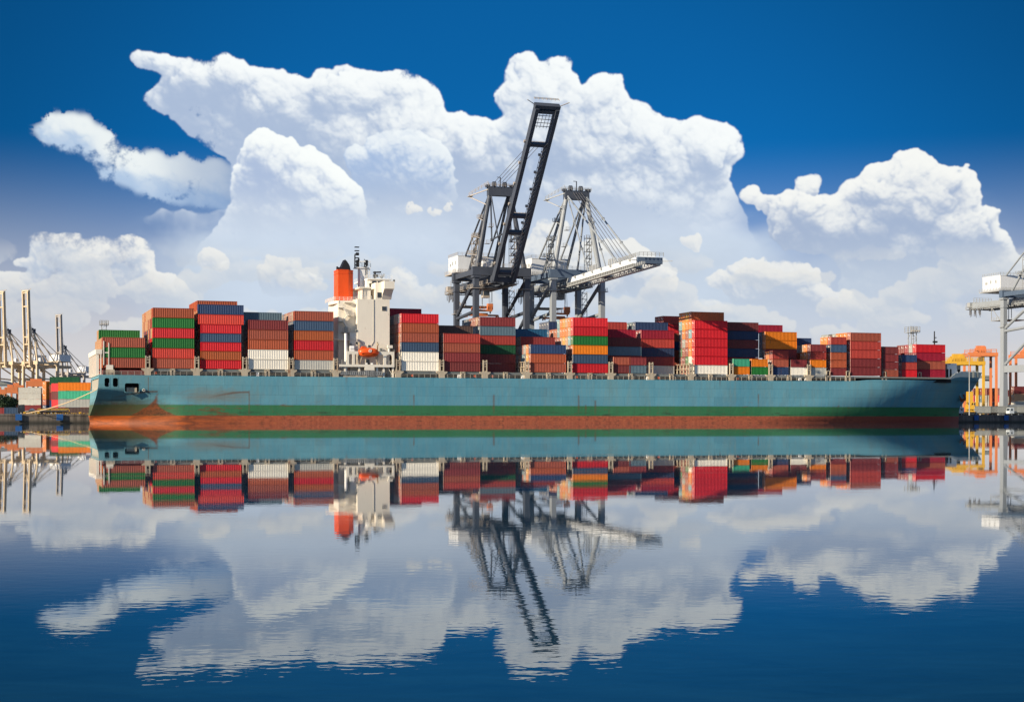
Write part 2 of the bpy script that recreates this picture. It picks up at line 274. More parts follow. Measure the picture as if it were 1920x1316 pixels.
def tag(o, label=None, cat=None, group=None, kind=None):
    if label: o['label'] = label
    if cat: o['category'] = cat
    if group: o['group'] = group
    if kind: o['kind'] = kind
    return o
def root(name, loc, rz=0, label=None, cat=None, group=None):
    o = bpy.data.objects.new(name, None); COL.objects.link(o); o.location = loc; o.rotation_euler = (0, 0, rz); o.empty_display_size = 1
    return tag(o, label, cat, group)
class MB:
    def __init__(s): s.V = []; s.Fc = []; s.M = []; s.K = []
    def add(s, vs, fs, m=0):
        k = len(s.V); s.K.append((k, len(s.Fc))); s.V += [tuple(v) for v in vs]
        for f in fs: s.Fc.append(tuple(i + k for i in f)); s.M.append(m)
        return s
    def box(s, x0, y0, z0, x1, y1, z1, m=0):
        return s.add([(x, y, z) for z in (z0, z1) for y in (y0, y1) for x in (x0, x1)],
                     [(0, 2, 3, 1), (4, 5, 7, 6), (0, 1, 5, 4), (2, 6, 7, 3), (0, 4, 6, 2), (1, 3, 7, 5)], m)
    def cb(s, c, d, m=0): return s.box(c[0] - d[0] / 2, c[1] - d[1] / 2, c[2] - d[2] / 2, c[0] + d[0] / 2, c[1] + d[1] / 2, c[2] + d[2] / 2, m)
    def beam(s, a, b, w, h=None, m=0, up=None, w2=None, h2=None):
        a = Vector(a); b = Vector(b); h = h or w; w2 = w2 or w; h2 = h2 or h
        d = (b - a).normalized(); u = Vector(up) if up else (Vector((0, 0, 1)) if abs(d.z) < .95 else Vector((0, 1, 0)))
        sx = d.cross(u).normalized(); uy = sx.cross(d).normalized()
        vs = [a + sx * i * w / 2 + uy * j * h / 2 for i, j in ((-1, -1), (1, -1), (1, 1), (-1, 1))] + [b + sx * i * w2 / 2 + uy * j * h2 / 2 for i, j in ((-1, -1), (1, -1), (1, 1), (-1, 1))]
        return s.add(vs, [(0, 3, 2, 1), (4, 5, 6, 7), (0, 1, 5, 4), (1, 2, 6, 5), (2, 3, 7, 6), (3, 0, 4, 7)], m)
    def tube(s, a, b, r, n=8, m=0, r2=None):
        a = Vector(a); b = Vector(b); r2 = r if r2 is None else r2; d = (b - a).normalized()
        u = Vector((0, 0, 1)) if abs(d.z) < .95 else Vector((0, 1, 0)); sx = d.cross(u).normalized(); uy = sx.cross(d)
        vs = [p + sx * math.cos(2 * PI * i / n) * q + uy * math.sin(2 * PI * i / n) * q for p, q in ((a, r), (b, r2)) for i in range(n)]
        return s.add(vs, [(i, (i + 1) % n, n + (i + 1) % n, n + i) for i in range(n)] + [tuple(range(n))[::-1], tuple(range(n, 2 * n))], m)
    def prism(s, pts, a, b, ax='y', m=0):                             # outline in the two other axes, extruded along ax
        def mk(p, t): return {'y': (p[0], t, p[1]), 'x': (t, p[0], p[1]), 'z': (p[0], p[1], t)}[ax]
        n = len(pts)
        return s.add([mk(p, a) for p in pts] + [mk(p, b) for p in pts], [tuple(range(n)), tuple(range(2 * n - 1, n - 1, -1))] + [(i, n + i, n + (i + 1) % n, (i + 1) % n) for i in range(n)], m)
    def rail(s, a, b, h=1.1, step=2.0, r=.045, m=0, rows=3):             # a run of guard rail
        a = Vector(a); b = Vector(b); L = (b - a).length; k = max(1, int(L / step))
        for i in range(k + 1):
            p = a.lerp(b, i / k); s.beam(p, p + Vector((0, 0, h)), r * 1.6, m=m)
        for j in range(1, rows + 1):
            o = Vector((0, 0, h * j / rows)); s.beam(a + o, b + o, r, m=m)
        return s
    def mesh(s, name, mats, smooth=False):
        me = bpy.data.meshes.new(name); me.from_pydata(s.V, [], s.Fc); me.update()
        for q in (mats if isinstance(mats, (list, tuple)) else [mats]): me.materials.append(q)
        if any(s.M): me.polygons.foreach_set('material_index', s.M)
        bm = bmesh.new(); bm.from_mesh(me); bmesh.ops.recalc_face_normals(bm, faces=bm.faces); bm.to_mesh(me); bm.free()
        if smooth: me.polygons.foreach_set('use_smooth', [True] * len(me.polygons))
        return me
    def build(s, name, mats, parent=None, smooth=False, loc=None, rz=0):
        o = bpy.data.objects.new(name, s.mesh(name, mats, smooth)); COL.objects.link(o)
        if parent: o.parent = parent
        if loc is not None: o.location = loc; o.rotation_euler = (0, 0, rz)
        return o
def builds(q, name, mats, parent, per=1):                            # one object for every piece (or every `per` pieces)
    ks = q.K[::per] + [(len(q.V), len(q.Fc))]; out = []
    for (v0, f0), (v1, f1) in zip(ks, ks[1:]):
        r = MB(); r.V = q.V[v0:v1]; r.Fc = [tuple(i - v0 for i in f) for f in q.Fc[f0:f1]]; r.M = q.M[f0:f1]; out.append(r.build(name, mats, parent))
    return out
# ---------------------------------------------------------------- materials
def mat(name, c, rough=.55, metal=0, var=.18, sc=.6, streak=.25, rust=0, rustc=(.16, .06, .025), bump=0, objc=False, sp=.3):
    """painted or bare surface with patchy fading, vertical dirt streaks and optional rust"""
    m = bpy.data.materials.new(name); m.use_nodes = True; t = NT(m.node_tree); b = m.node_tree.nodes['Principled BSDF']
    co = t.n('ShaderNodeTexCoord').outputs['Object']
    oi = t.n('ShaderNodeObjectInfo'); rv = t.m('MULTIPLY', oi.outputs['Random'], 57)
    co = t.v('ADD', co, t.com(rv, rv, rv))
    base = oi.outputs['Color'] if objc else (*c, 1)
    n1 = t.noise(co, sc, 5, .6)
    st = t.noise(t.mp(co, sc=(1, 1, .09)), 2.4, 4, .65)
    f = t.m('ADD', t.m('MULTIPLY', t.m('SUBTRACT', n1, .5), var * 2), t.m('MULTIPLY', t.m('SUBTRACT', st, .5), streak * 1.6))
    f = t.m('ADD', f, 1)
    if objc: f = t.m('MULTIPLY', f, t.mr(oi.outputs['Random'], 0, 1, .86, 1.12))
    col = t.v('SCALE', base, sc=f)
    if rust:
        rn = t.noise(t.mp(co, sc=(1, 1, .25)), .9, 8, .72)
        col = t.mix(t.mr(rn, .66 - rust, .74 - rust * .6), col, (*rustc, 1))
    t.put(b.inputs['Base Color'], col); b.inputs['Metallic'].default_value = metal
    t.put(b.inputs['Roughness'], t.mr(n1, .3, .7, max(.05, rough - .1), rough + .12))
    b.inputs['Specular IOR Level'].default_value = sp
    if bump:
        bp = t.n('ShaderNodeBump'); bp.inputs['Strength'].default_value = bump; bp.inputs['Distance'].default_value = .05
        t.put(bp.inputs['Height'], t.noise(co, 1.1, 5, .6)); t.l.new(bp.outputs[0], b.inputs['Normal'])
    return m
M = {}
M['cont'] = mat('container_paint', (1, 1, 1), .5, var=.13, sc=.55, streak=.22, rust=.02, rustc=(.11, .05, .03), objc=True)
M['contframe'] = mat('container_frame', (1, 1, 1), .55, var=.1, streak=.3, rust=.06, objc=True)
M['rods'] = mat('lock_rods', (.52, .48, .42), .5, var=.2)
M['contlabel'] = mat('container_placard', (.75, .73, .68), .6, var=.05)
M['cream'] = mat('cream_ship_paint', (.78, .72, .61), .45, var=.05, sc=.2, streak=.10, rust=.01, rustc=(.30, .16, .07))
M['white'] = mat('white_paint', (.78, .78, .76), .45, var=.05, sc=.2, streak=.08)
M['funnel'] = mat('orange_funnel_paint', (.75, .085, .012), .45, var=.08, sc=.2, streak=.10)
M['black'] = mat('black_paint', (.018, .018, .02), .5, var=.2)
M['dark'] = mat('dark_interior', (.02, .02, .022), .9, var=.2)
M['post'] = mat('weathered_cream_post', (.46, .39, .29), .6, var=.18, streak=.4, rust=.11, rustc=(.22, .09, .035))
M['hatch'] = mat('grey_hatch_cover', (.16, .175, .17), .6, var=.15, streak=.35, rust=.05)
M['railm'] = mat('grey_rail', (.45, .42, .36), .5, var=.1, rust=.05)
M['deck'] = mat('deck_paint', (.13, .06, .045), .8, var=.2)
M['lifeboat'] = mat('orange_lifeboat', (.78, .10, .015), .35, var=.08, sc=.6, streak=.15)
M['glass'] = mat('dark_window_glass', (.02, .03, .04), .08, var=.05, sp=.6)
M['steel'] = mat('dark_grey_crane_paint', (.060, .070, .092), .5, var=.14, sc=.25, streak=.2)
M['steelb'] = mat('blue_grey_crane_paint', (.085, .12, .175), .5, var=.14, sc=.25, streak=.2)
M['steell'] = mat('pale_grey_crane_paint', (.27, .295, .32), .5, var=.1, sc=.25, streak=.22)
M['steelw'] = mat('white_crane_paint', (.68, .70, .72), .45, var=.06, sc=.25, streak=.15)
M['steelt'] = mat('tan_crane_paint', (.58, .46, .31), .55, var=.12, sc=.25, streak=.2)
M['steelg'] = mat('taupe_crane_paint', (.38, .34, .30), .55, var=.12, sc=.25, streak=.2)
M['yellow'] = mat('yellow_crane_paint', (.58, .33, .035), .5, var=.16, streak=.2)
M['orange'] = mat('orange_crane_paint', (.60, .19, .07), .5, var=.12, streak=.2)
M['cable'] = mat('steel_cable', (.10, .10, .11), .5, var=.05)
M['rubber'] = mat('black_rubber', (.02, .02, .02), .85, var=.2)
M['fender'] = mat('blue_quay_fender', (.02, .10, .30), .6, var=.3, streak=.5)
M['rope'] = mat('cream_mooring_rope', (.62, .45, .26), .9, var=.15)
M['ropey'] = mat('yellow_painted_steel', (.55, .33, .04), .8, var=.25)
M['anchor'] = mat('rusty_anchor_iron', (.14, .045, .025), .85, var=.3, rust=.05)
M['cab'] = mat('pale_cab_paint', (.55, .60, .63), .35, var=.06)
M['galv'] = mat('galvanised_steel', (.33, .34, .34), .5, var=.1)
M['leaf'] = mat('dark_foliage', (.035, .06, .025), .9, var=.4, sc=1.5)
M['bark'] = mat('bark', (.08, .06, .04), .9)
M['hill'] = mat('far_hill_woodland', (.07, .10, .10), .95, var=.3, sc=.02, streak=0)
M['shed'] = mat('pale_shed_cladding', (.42, .46, .50), .7, var=.1)
def concrete():
    m = bpy.data.materials.new('quay_concrete'); m.use_nodes = True; t = NT(m.node_tree); b = m.node_tree.nodes['Principled BSDF']
    co = t.n('ShaderNodeTexCoord').outputs['Object']; x, y, z = t.xyz(co)[:3]
    n = t.noise(co, .35, 8, .65); st = t.noise(t.mp(co, sc=(1, 1, .15)), .9, 6, .7)
    c = t.mix(n, (.10, .085, .07), (.24, .20, .165)); c = t.mix(t.mr(st, .45, .7), c, (.05, .04, .033))
    c = t.mix(t.mr(t.noise(co, .8, 6, .7), .58, .72, 0, .7), c, (.16, .075, .04))
    c = t.mix(t.mr(z, .25, 1.3, .85, 0), c, (.018, .02, .016))       # tidal growth at the foot of the wall
    t.put(b.inputs['Base Color'], c); b.inputs['Roughness'].default_value = .85
    bp = t.n('ShaderNodeBump'); bp.inputs['Strength'].default_value = .6; t.put(bp.inputs['Height'], n); t.l.new(bp.outputs[0], b.inputs['Normal'])
    return m
M['concrete'] = concrete()
def hullmat():
    m = bpy.data.materials.new('hull_paint'); m.use_nodes = True; t = NT(m.node_tree); b = m.node_tree.nodes['Principled BSDF']
    co = t.n('ShaderNodeTexCoord').outputs['Object']; u, v, z = t.xyz(co)[:3]
    uz = t.com(u, 0, z)
    big = t.noise(uz, .05, 5, .55); st = t.noise(t.mp(uz, sc=(1, 1, .06)), 1.1, 6, .65); fine = t.noise(uz, 1.3, 8, .7)
    smear = t.noise(t.mp(uz, sc=(.16, 1, .8)), .8, 8, .72, dist=1.5)
    zz = t.m('ADD', z, t.m('MULTIPLY', t.m('SUBTRACT', fine, .5), .12))
    teal = t.mix(t.mr(big, .35, .65), (.085, .275, .37), (.12, .33, .41))
    teal = t.mix(t.mr(st, .42, .75, 0, .35), teal, (.20, .30, .30))
    teal = t.mix(t.mr(u, 55, 5, 0, .45), teal, (.13, .27, .28)); teal = t.mix(t.mr(t.noise(t.mp(uz, sc=(.5, 1, .12)), .55, 7, .7), .5, .72, 0, .45), teal, (.17, .24, .22))
    # welded plates: faint tonal steps and seams
    br = t.n('ShaderNodeTexBrick'); t.put(br.inputs['Vector'], t.mp(t.com(u, z, 0), sc=(.1, .1, 1))); br.inputs['Scale'].default_value = 1.0
    br.inputs['Brick Width'].default_value = 1.1; br.inputs['Row Height'].default_value = .29; br.inputs['Mortar Size'].default_value = .004
    br.inputs['Color1'].default_value = (.93, .93, .93, 1); br.inputs['Color2'].default_value = (1.05, 1.05, 1.05, 1); br.inputs['Mortar'].default_value = (.66, .66, .66, 1)
    teal = t.mix(1.0, teal, br.outputs[0], 'MULTIPLY')
    green = t.mix(t.mr(big, .35, .65), (.03, .155, .065), (.045, .18, .08)); green = t.mix(t.mr(st, .5, .8, 0, .5), green, (.06, .09, .05))
    red = t.mix(t.mr(fine, .35, .65), (.30, .07, .035), (.44, .125, .06)); red = t.mix(t.mr(st, .5, .78, 0, .7), red, (.20, .06, .035))
    red = t.mix(t.mr(t.noise(t.mp(uz, sc=(.35, 1, .8)), 1.3, 8, .75), .5, .64, 0, .8), red, (.13, .05, .03)); red = t.mix(t.mr(t.noise(t.mp(uz, sc=(.2, 1, 1)), 2.1, 6, .7), .56, .66, 0, .7), red, (.55, .17, .06))
    red = t.mix(t.mr(u, 215, 290, 0, .75), red, (.20, .05, .045))
    ored = t.mix(t.mr(smear, .4, .6), (.44, .10, .018), (.20, .05, .016)); red = t.mix(t.mr(u, 22, 60, 1, 0), red, ored)
    c = t.mix(t.mr(zz, 5.58, 5.66), green, teal); c = t.mix(t.mr(zz, 2.3, 2.42), red, c)
    # rub marks and rust, heavier aft
    aft = t.mr(u, 12, 75, 1, 0)
    rust = (.17, .055, .022)
    lowz = t.mr(z, 2.3, 8.5, 1, 0)
    k = t.m('MULTIPLY', t.mr(t.m('ADD', smear, t.m('MULTIPLY', t.m('MULTIPLY', aft, lowz), .16)), .60, .70), t.mr(z, 9, 5, 0, 1))
    k = t.m('MULTIPLY', k, t.mr(z, 2.2, 2.6, .35, 1))
    c = t.mix(t.m('MULTIPLY', k, .85), c, rust)
    # dark scuffs just above the boot line, where fenders rub
    sc = t.m('MULTIPLY', t.mr(t.noise(t.mp(uz, sc=(.12, 1, 1.6)), 1.0, 7, .75), .525, .62), t.m('MULTIPLY', t.mr(z, 2.3, 2.5), t.mr(z, 3.1, 4.2, 1, 0)))
    c = t.mix(t.m('MULTIPLY', sc, .8), c, (.035, .03, .022))
    # brownish stain of the quarter, between the after fenders
    d = t.v('LENGTH', t.v('MULTIPLY', t.v('SUBTRACT', uz, (36, 0, 8.4)), (1 / 15, 0, 1 / 2.7)))
    k = t.m('MULTIPLY', t.mr(t.m('ADD', d, t.m('MULTIPLY', t.m('SUBTRACT', smear, .5), 1.4)), 1.0, .2), .6); c = t.mix(k, c, (.20, .155, .11))
    d = t.v('LENGTH', t.v('MULTIPLY', t.v('SUBTRACT', uz, (9, 0, 3.6)), (1 / 16, 0, 1 / 4.6)))
    k = t.m('MULTIPLY', t.m('MULTIPLY', t.mr(t.m('ADD', d, t.m('MULTIPLY', t.m('SUBTRACT', smear, .5), 1.2)), 1.05, .4), .85), t.mr(z, 2.3, 2.5)); c = t.mix(k, c, (.085, .075, .035))
    # the rusty fan under the after fender: narrow at the top, spreading to the boot top
    du = t.m('SUBTRACT', t.m('ADD', u, t.m('MULTIPLY', t.m('SUBTRACT', smear, .5), 2.4)), P(294.5, 0))
    wl = t.m('MULTIPLY', t.m('POWER', t.mr(z, 9.6, 2.4), 2.2), 7.5); wr = t.m('MULTIPLY', t.m('POWER', t.mr(z, 6.5, 2.4), 2.0), 5.5)
    inl = t.m('MULTIPLY', t.mr(t.m('ADD', du, wl), -.35, .35), t.mr(t.m('SUBTRACT', du, wr), .5, -.2))
    k = t.m('MULTIPLY', t.m('MULTIPLY', inl, t.mr(z, 9.3, 8.7)), t.mr(z, 2.2, 2.6, .3, .9)); c = t.mix(k, c, t.mix(t.mr(t.m('ADD', t.m('MULTIPLY', fine, .5), t.m('MULTIPLY', smear, .5)), .4, .6), (.07, .028, .014), (.27, .07, .022)))
    # swept scrapes where fenders dragged along the side
    for (ua_, z_) in ((P(296, 0), 9.55), (P(467, 0), 9.55)):
        dd = t.m('SUBTRACT', ua_, u); zc_ = t.m('SUBTRACT', z_, t.m('MULTIPLY', t.m('MULTIPLY', dd, dd), .012))
        e_ = t.m('ABSOLUTE', t.m('SUBTRACT', t.m('ADD', z, t.m('MULTIPLY', t.m('SUBTRACT', smear, .5), .5)), zc_))
        k = t.m('MULTIPLY', t.m('MULTIPLY', t.mr(e_, .12, .42, 1, 0), t.mr(dd, 0, .1)), t.mr(dd, 6, 13, .75, 0)); c = t.mix(k, c, (.13, .075, .045))
    # thin run-down streaks from scuppers
    for uu, z0, z1, w_ in [(P(278, 0), 7, 14, .1), (P(776, 0), 4.2, 9, .22), (P(926, 0), 2.6, 9.2, .28), (P(1085, 0), 2.6, 9.2, .28), (P(1098, 0), 2.5, 6, .25), (P(1116, 0), 2.5, 7.5, .3), (P(1142, 0), 2.5, 4.5, .2), (P(467, 0), 1.2, 10, .16), (P(1422, 0), 5, 10, .25), (P(1350, 0), 12, 14.6, .2), (P(650, 0), 12.6, 14.6, .3)]:
        d = t.m('ABSOLUTE', t.m('SUBTRACT', t.m('ADD', u, t.m('MULTIPLY', t.m('SUBTRACT', st, .5), .6)), uu))
        k = t.m('MULTIPLY', t.m('MULTIPLY', t.mr(d, w_ * .3, w_ * 1.9, 1, 0), t.mr(z, z0 - .5, z0 + 3.0)), t.mr(z, z1 - .3, z1 + .3, .6, 0))
        c = t.mix(k, c, (.13, .07, .035))
    t.put(b.inputs['Base Color'], c); t.put(b.inputs['Roughness'], t.mr(fine, .3, .7, .42, .62)); b.inputs['Specular IOR Level'].default_value = .35
    c = t.mix(t.mr(t.m('ADD', z, t.m('MULTIPLY', t.m('SUBTRACT', fine, .5), .25)), .18, .42, .85, 0), c, (.03, .022, .016))
    c = t.mix(t.m('MULTIPLY', t.mr(t.noise(t.mp(uz, sc=(1, 1, .05)), 2.6, 5, .7), .55, .72), t.mr(z, 4, 14, .15, .5)), c, (.11, .15, .14))
    bp = t.n('ShaderNodeBump'); bp.inputs['Strength'].default_value = .35; bp.inputs['Distance'].default_value = .25
    t.put(bp.inputs['Height'], t.noise(t.mp(uz, sc=(1, 1, .7)), .35, 3, .5)); t.l.new(bp.outputs[0], b.inputs['Normal'])
    return m
M['hull'] = hullmat()
# ================================================================ THE SHIP
SHIP = root('container_ship', W(0, 0), TH, 'long teal-hulled container ship moored at the quay, rust-streaked red boot-top at the waterline', 'ship')
BM_ = 33.4; HB = BM_ / 2                                             # beam
ZD = 14.45
stem = [(0, P(1797, HB)), (2.2, P(1797.5, HB)), (5.2, P(1798.5, HB)), (9, P(1812, HB)), (13.5, P(1827, HB)), (18.6, P(1843, HB))]
def interp(tb, x):
    if x <= tb[0][0]: return tb[0][1]
    for (a, p), (b, q) in zip(tb, tb[1:]):
        if x <= b: return p + (q - p) * (x - a) / (b - a)
    return tb[-1][1]
UF0, UF1 = P(1772, 4), P(1790, 8)
def sheer(u):
    z = ZD + .35 * max(0, min(1, (u - P(1400, 0)) / 60))
    k = (u - P(1606, 0)) / 5; z += .45 * (max(0, min(1, k)))
    k = max(0, min(1, (u - UF0) / (UF1 - UF0))); k = k * k * (3 - 2 * k)
    return z + k * 1.5
def half(u, z):                                                       # half breadth of the hull
    zr = max(0, min(1, z / 15.0)); us = interp(stem, z)
    start = P(1400, 0) + (P(1610, 0) - P(1400, 0)) * zr ** .8; kx = 1.8 + 1.3 * zr
    p = max(0, (u - start) / (us - start)); b = HB * (1 - min(1, p) ** kx) if p > 0 else HB
    q = max(0, 1 - u / 26.0)                                          # run of the stern: the bilge rises aft
    zs = max(0, min(1, (z - 1.4) / 8.8)); narrow = HB * (1 - (1 - zs ** .9) * .94)
    return max(0.02, min(b, b + (narrow - b) * q ** 1.35))
ZL = [-1.2, 0, .8, 1.6, 2.4, 3.2, 4.1, 5.0, 5.65, 6.5, 7.5, 8.6, 9.3, 10.2, 10.9, 12.0, 12.7, 13.5]
wins = [(P(196, 0), P(205.5, 0), 10.9, 13.5, 'w'), (P(211.5, 0), P(221.5, 0), 10.9, 13.5, 'w'), (P(234, 0), P(261, 0), 9.3, 12.0, 'w')]
US = sorted(set([round(x, 3) for x in [i * 1.6 for i in range(1, 20)] + [32 + i * 5 for i in range(27)] + [a for w_ in wins for a in w_[:2]]]))
us_top = [165 + i * 3.0 for i in range(int((interp(stem, 18.6) - 165) / 3.0))]
US = [x for x in US if x < 162] + us_top
fr = [x / US[-1] for x in US]
def uz(i, z):                                                         # station i at height z: stations crowd in under the raked stem
    ua = US[i]; e = interp(stem, z); e18 = interp(stem, 18.6)
    return ua if ua < 165 else 165 + (ua - 165) / (US[-1] - 165) * (e - 165)
def aft(z): return interp([(0, .0), (2.4, -.3), (4.5, .2), (8, .9), (12, 1.3), (15, 1.5)], z)
hm = MB(); nz = len(ZL) + 1
cols = []
for i in range(-1, len(US)):
    colm = []
    for j in range(nz):
        z = ZL[j] if j < len(ZL) else None
        if i < 0:
            z = z if z is not None else ZD; u = aft(z); b = half(max(0, u), z)
        else:
            if z is None: u = uz(i, 15.5); z = sheer(u); u = uz(i, z)
            else: u = uz(i, z)
            u = max(u, aft(z) + .2) if u < 3 else u
            b = half(u, z)
            if i == len(US) - 1: b = .02
        colm.append((u, b, z))
    cols.append(colm)
def skipwin(a, b, c, d):
    for w_ in wins:
        if a >= w_[0] - .02 and b <= w_[1] + .02 and c >= w_[2] - .01 and d <= w_[3] + .01: return True
for side in (-1, 1):
    idx = {}
    for i, cm in enumerate(cols):
        for j, (u, b, z) in enumerate(cm): idx[i, j] = len(hm.V); hm.V.append((u, HB + side * b, z))
    for i in range(len(cols) - 1):
        for j in range(nz - 1):
            if side < 0 and i > 0 and skipwin(cols[i][j][0], cols[i + 1][j][0], cols[i][j][2], cols[i][j + 1][2]): continue
            hm.Fc.append((idx[i, j], idx[i + 1, j], idx[i + 1, j + 1], idx[i, j + 1])); hm.M.append(0)
    tv = {}
    for j in range(nz): tv[j] = len(hm.V); hm.V.append(hm.V[idx[0, j]])
    if side < 0: left = tv
    else:
        for j in range(nz - 1):
            zz_ = cols[0][j][2]
            if 9.9 < zz_ < 13: continue                               # the open mooring gallery in the transom
            hm.Fc.append((left[j], left[j + 1], tv[j + 1], tv[j])); hm.M.append(0)
hull = hm.build('hull', M['hull'], SHIP)
me = hull.data; me.polygons.foreach_set('use_smooth', [abs(p.normal.x) < .93 for p in me.polygons])
tr = MB(); tr.prism([(4.5, 10), (4.6, 10), (4.6, 13.6), (4.5, 13.6)], 1.5, BM_ - 1.5, 'y')
tr.build('gallery_back_wall', mat('gallery_green_wall', (.09, .15, .12), .7, var=.2), SHIP)
g = MB()
for k in range(8): g.box(1.6, 1.3 + k * 4.3, 9.85, 2.0, 1.8 + k * 4.3, 13.5)
g.box(1.3, 1.2, 9.6, 4.5, BM_ - 1.2, 9.9); builds(g, 'gallery_pillar', M['cream'], SHIP)
# dark interiors and rims of the three openings in the quarter
for k, (a, b, c, d, _) in enumerate(wins):
    vn = HB - min(half(a, c), half(a, d), half(b, c)) + .12; f = MB(); f.box(a - .05, 1.9 + vn, c - .05, b + .05, 2.0 + vn, d + .05); f.box(a - .25, vn, c - .2, a - .05, 2.0 + vn, d + .2); f.box(b + .05, vn, c - .2, b + .25, 2.0 + vn, d + .2)
    f.box(a - .25, vn, c - .25, b + .25, 2.0 + vn, c - .05); f.box(a - .25, vn, d + .05, b + .25, 2.0 + vn, d + .25)
    rec = f.build('mooring_recess', M['dark'], SHIP)
    n = 7; r = .55; pts = []
    for (cx, cz, a0) in ((b - r, d - r, 0), (a + r, d - r, 90), (a + r, c + r, 180), (b - r, c + r, 270)):
        for q in range(n + 1): an = math.radians(a0 + 90 * q / n); pts.append((cx + r * math.cos(an), cz + r * math.sin(an)))
    v0 = min(HB - half(q_, r_) for q_ in (a, b) for r_ in (c, d)) - .05; rm = MB(); m_ = len(pts)
    out = [(px + (.12 if px > (a + b) / 2 else -.12), pz + (.12 if pz > (c + d) / 2 else -.12)) for px, pz in pts]
    sq = []
    for px, pz in pts: sq.append((b + .1 if px > (a + b) / 2 else a - .1, d + .1 if pz > (c + d) / 2 else c - .1))
    rm.add([(p[0], v0, p[1]) for p in pts] + [(p[0], v0, p[1]) for p in sq] + [(p[0], v0 + .5, p[1]) for p in pts],
           [(i, (i + 1) % m_, m_ + (i + 1) % m_, m_ + i) for i in range(m_)] + [(i, (i + 1) % m_, 2 * m_ + (i + 1) % m_, 2 * m_ + i) for i in range(m_)])
    rm.build('opening_rim', M['hull'], SHIP)
wc = MB()
for k in range(7): wc.box(P(238, 0) + k * .42 * (P(256, 0) - P(238, 0)) / 2.9, 1.0, 9.35, P(238, 0) + k * .42 * (P(256, 0) - P(238, 0)) / 2.9 + .55, 1.5, 10.65)
wc.box(P(237, 0), 1.05, 10.55, P(257, 0), 1.45, 10.75); wc.build('roller_fairlead', M['post'], SHIP)
MB().tube((P(269.5, 0), -.12, 10.0), (P(269.5, 0), .6, 10.0), .42, 14).tube((P(269.5, 0), -.14, 10.0), (P(269.5, 0), .5, 10.0), .26, 12, 1).build('fairlead', [M['cream'], M['dark']], SHIP, smooth=False)
MB().box(P(203.5, 1.2), .9, 11.0, P(206, 1.2), 1.2, 12.1).build('lit_bollard', M['white'], SHIP)
# decks
dk = MB(); n = len(cols)
dpl = [(cm[-1][0], HB - max(.3, cm[-1][1] - .15)) for cm in cols]; dpr = [(cm[-1][0], HB + max(.3, cm[-1][1] - .15)) for cm in cols]
vs = [(p[0], p[1], ZD - .06 + (.8 if p[0] > UF0 else .3 if p[0] > 215 else 0)) for p in dpl] + [(p[0], p[1], ZD - .06 + (.8 if p[0] > UF0 else .3 if p[0] > 215 else 0)) for p in dpr]
dk.add(vs, [(i, i + 1, n + i + 1, n + i) for i in range(n - 1)]); dk.build('main_deck', M['deck'], SHIP)
# forecastle bulwark, pale inside and capped
bw = MB(); st = [cm[-1] for cm in cols if cm[-1][0] >= UF0 - 1]
for side in (-1, 1):
    k0 = len(bw.V); m_ = len(st)
    for (u, b, z) in st:
        k = max(0, min(1, (u - UF0) / (UF1 - UF0))); rise = 2.0 * k
        for (db, dz) in ((.0, -.02), (.16 * rise, rise), (.16 * rise - .18, rise), (-.18, -.02)): bw.V.append((u + dz * .35 * (1 if b < 8 else .3), HB + side * max(.02, b + db), z + dz))
    for i in range(m_ - 1):
        for q in range(3): bw.Fc.append((k0 + i * 4 + q, k0 + i * 4 + 4 + q, k0 + i * 4 + 5 + q, k0 + i * 4 + 1 + q)); bw.M.append(0)
bw.build('bow_bulwark', mat('pale_bulwark_paint', (.72, .72, .62), .55, var=.12, streak=.3), SHIP)
a = P(1824, 9); MB().box(a, 8.6, 16.6, a + .5, 9.2, 19).box(a + 2.0, 9.0, 16.8, a + 2.5, 9.6, 19.0).beam((a - 3, 9.5, 18.9), (a + 3, 9.6, 19.4), .12).build('bow_fairlead_posts', M['hatch'], SHIP)
# anchor in its pocket
ua = P(1816, 9); bz = 9.2; va = HB - half(ua, bz) 
an = root('anchor', (0, 0, 0)); an.parent = SHIP
va = min(va, 15.5)
bp_ = MB(); n = 12
for i in range(n):
    a0 = 2 * PI * i / n; a1 = 2 * PI * (i + 1) / n
    bp_.add([(ua - 1.6, va - .1, bz + .8), (ua - .4 + 1.9 * math.cos(a0), va - .9, bz + 1.3 + 1.5 * math.sin(a0)), (ua - .4 + 1.9 * math.cos(a1), va - .9, bz + 1.3 + 1.5 * math.sin(a1))], [(0, 1, 2)])
bp_.tube((ua - 1.6, va + 1.8, bz + 1.0), (ua + .1, va - .9, bz + 1.3), 1.5, 16, r2=1.75)
bp_.build('hawse_pocket', M['hull'], SHIP)
ak = MB(); s0 = Vector((ua + .5, va - 1.2, bz + 1.4)); s1 = Vector((ua + 1.2, va - 1.6, bz - .6))
ak.beam(s0, s1, .55, .5); ak.beam(s1 + Vector((-2.0, .1, -.5)), s1 + Vector((2.0, -.2, .9)), .95, .9)
for q in (-1, 1):
    e = s1 + Vector((q * 1.7, -.1 * q, .2 + .7 * q)); ak.beam(e, e + Vector((q * .35 - .6, -.1, 1.9)), .9, .55, w2=.25, h2=.2)
ak.build('anchor_body', M['anchor'], an)
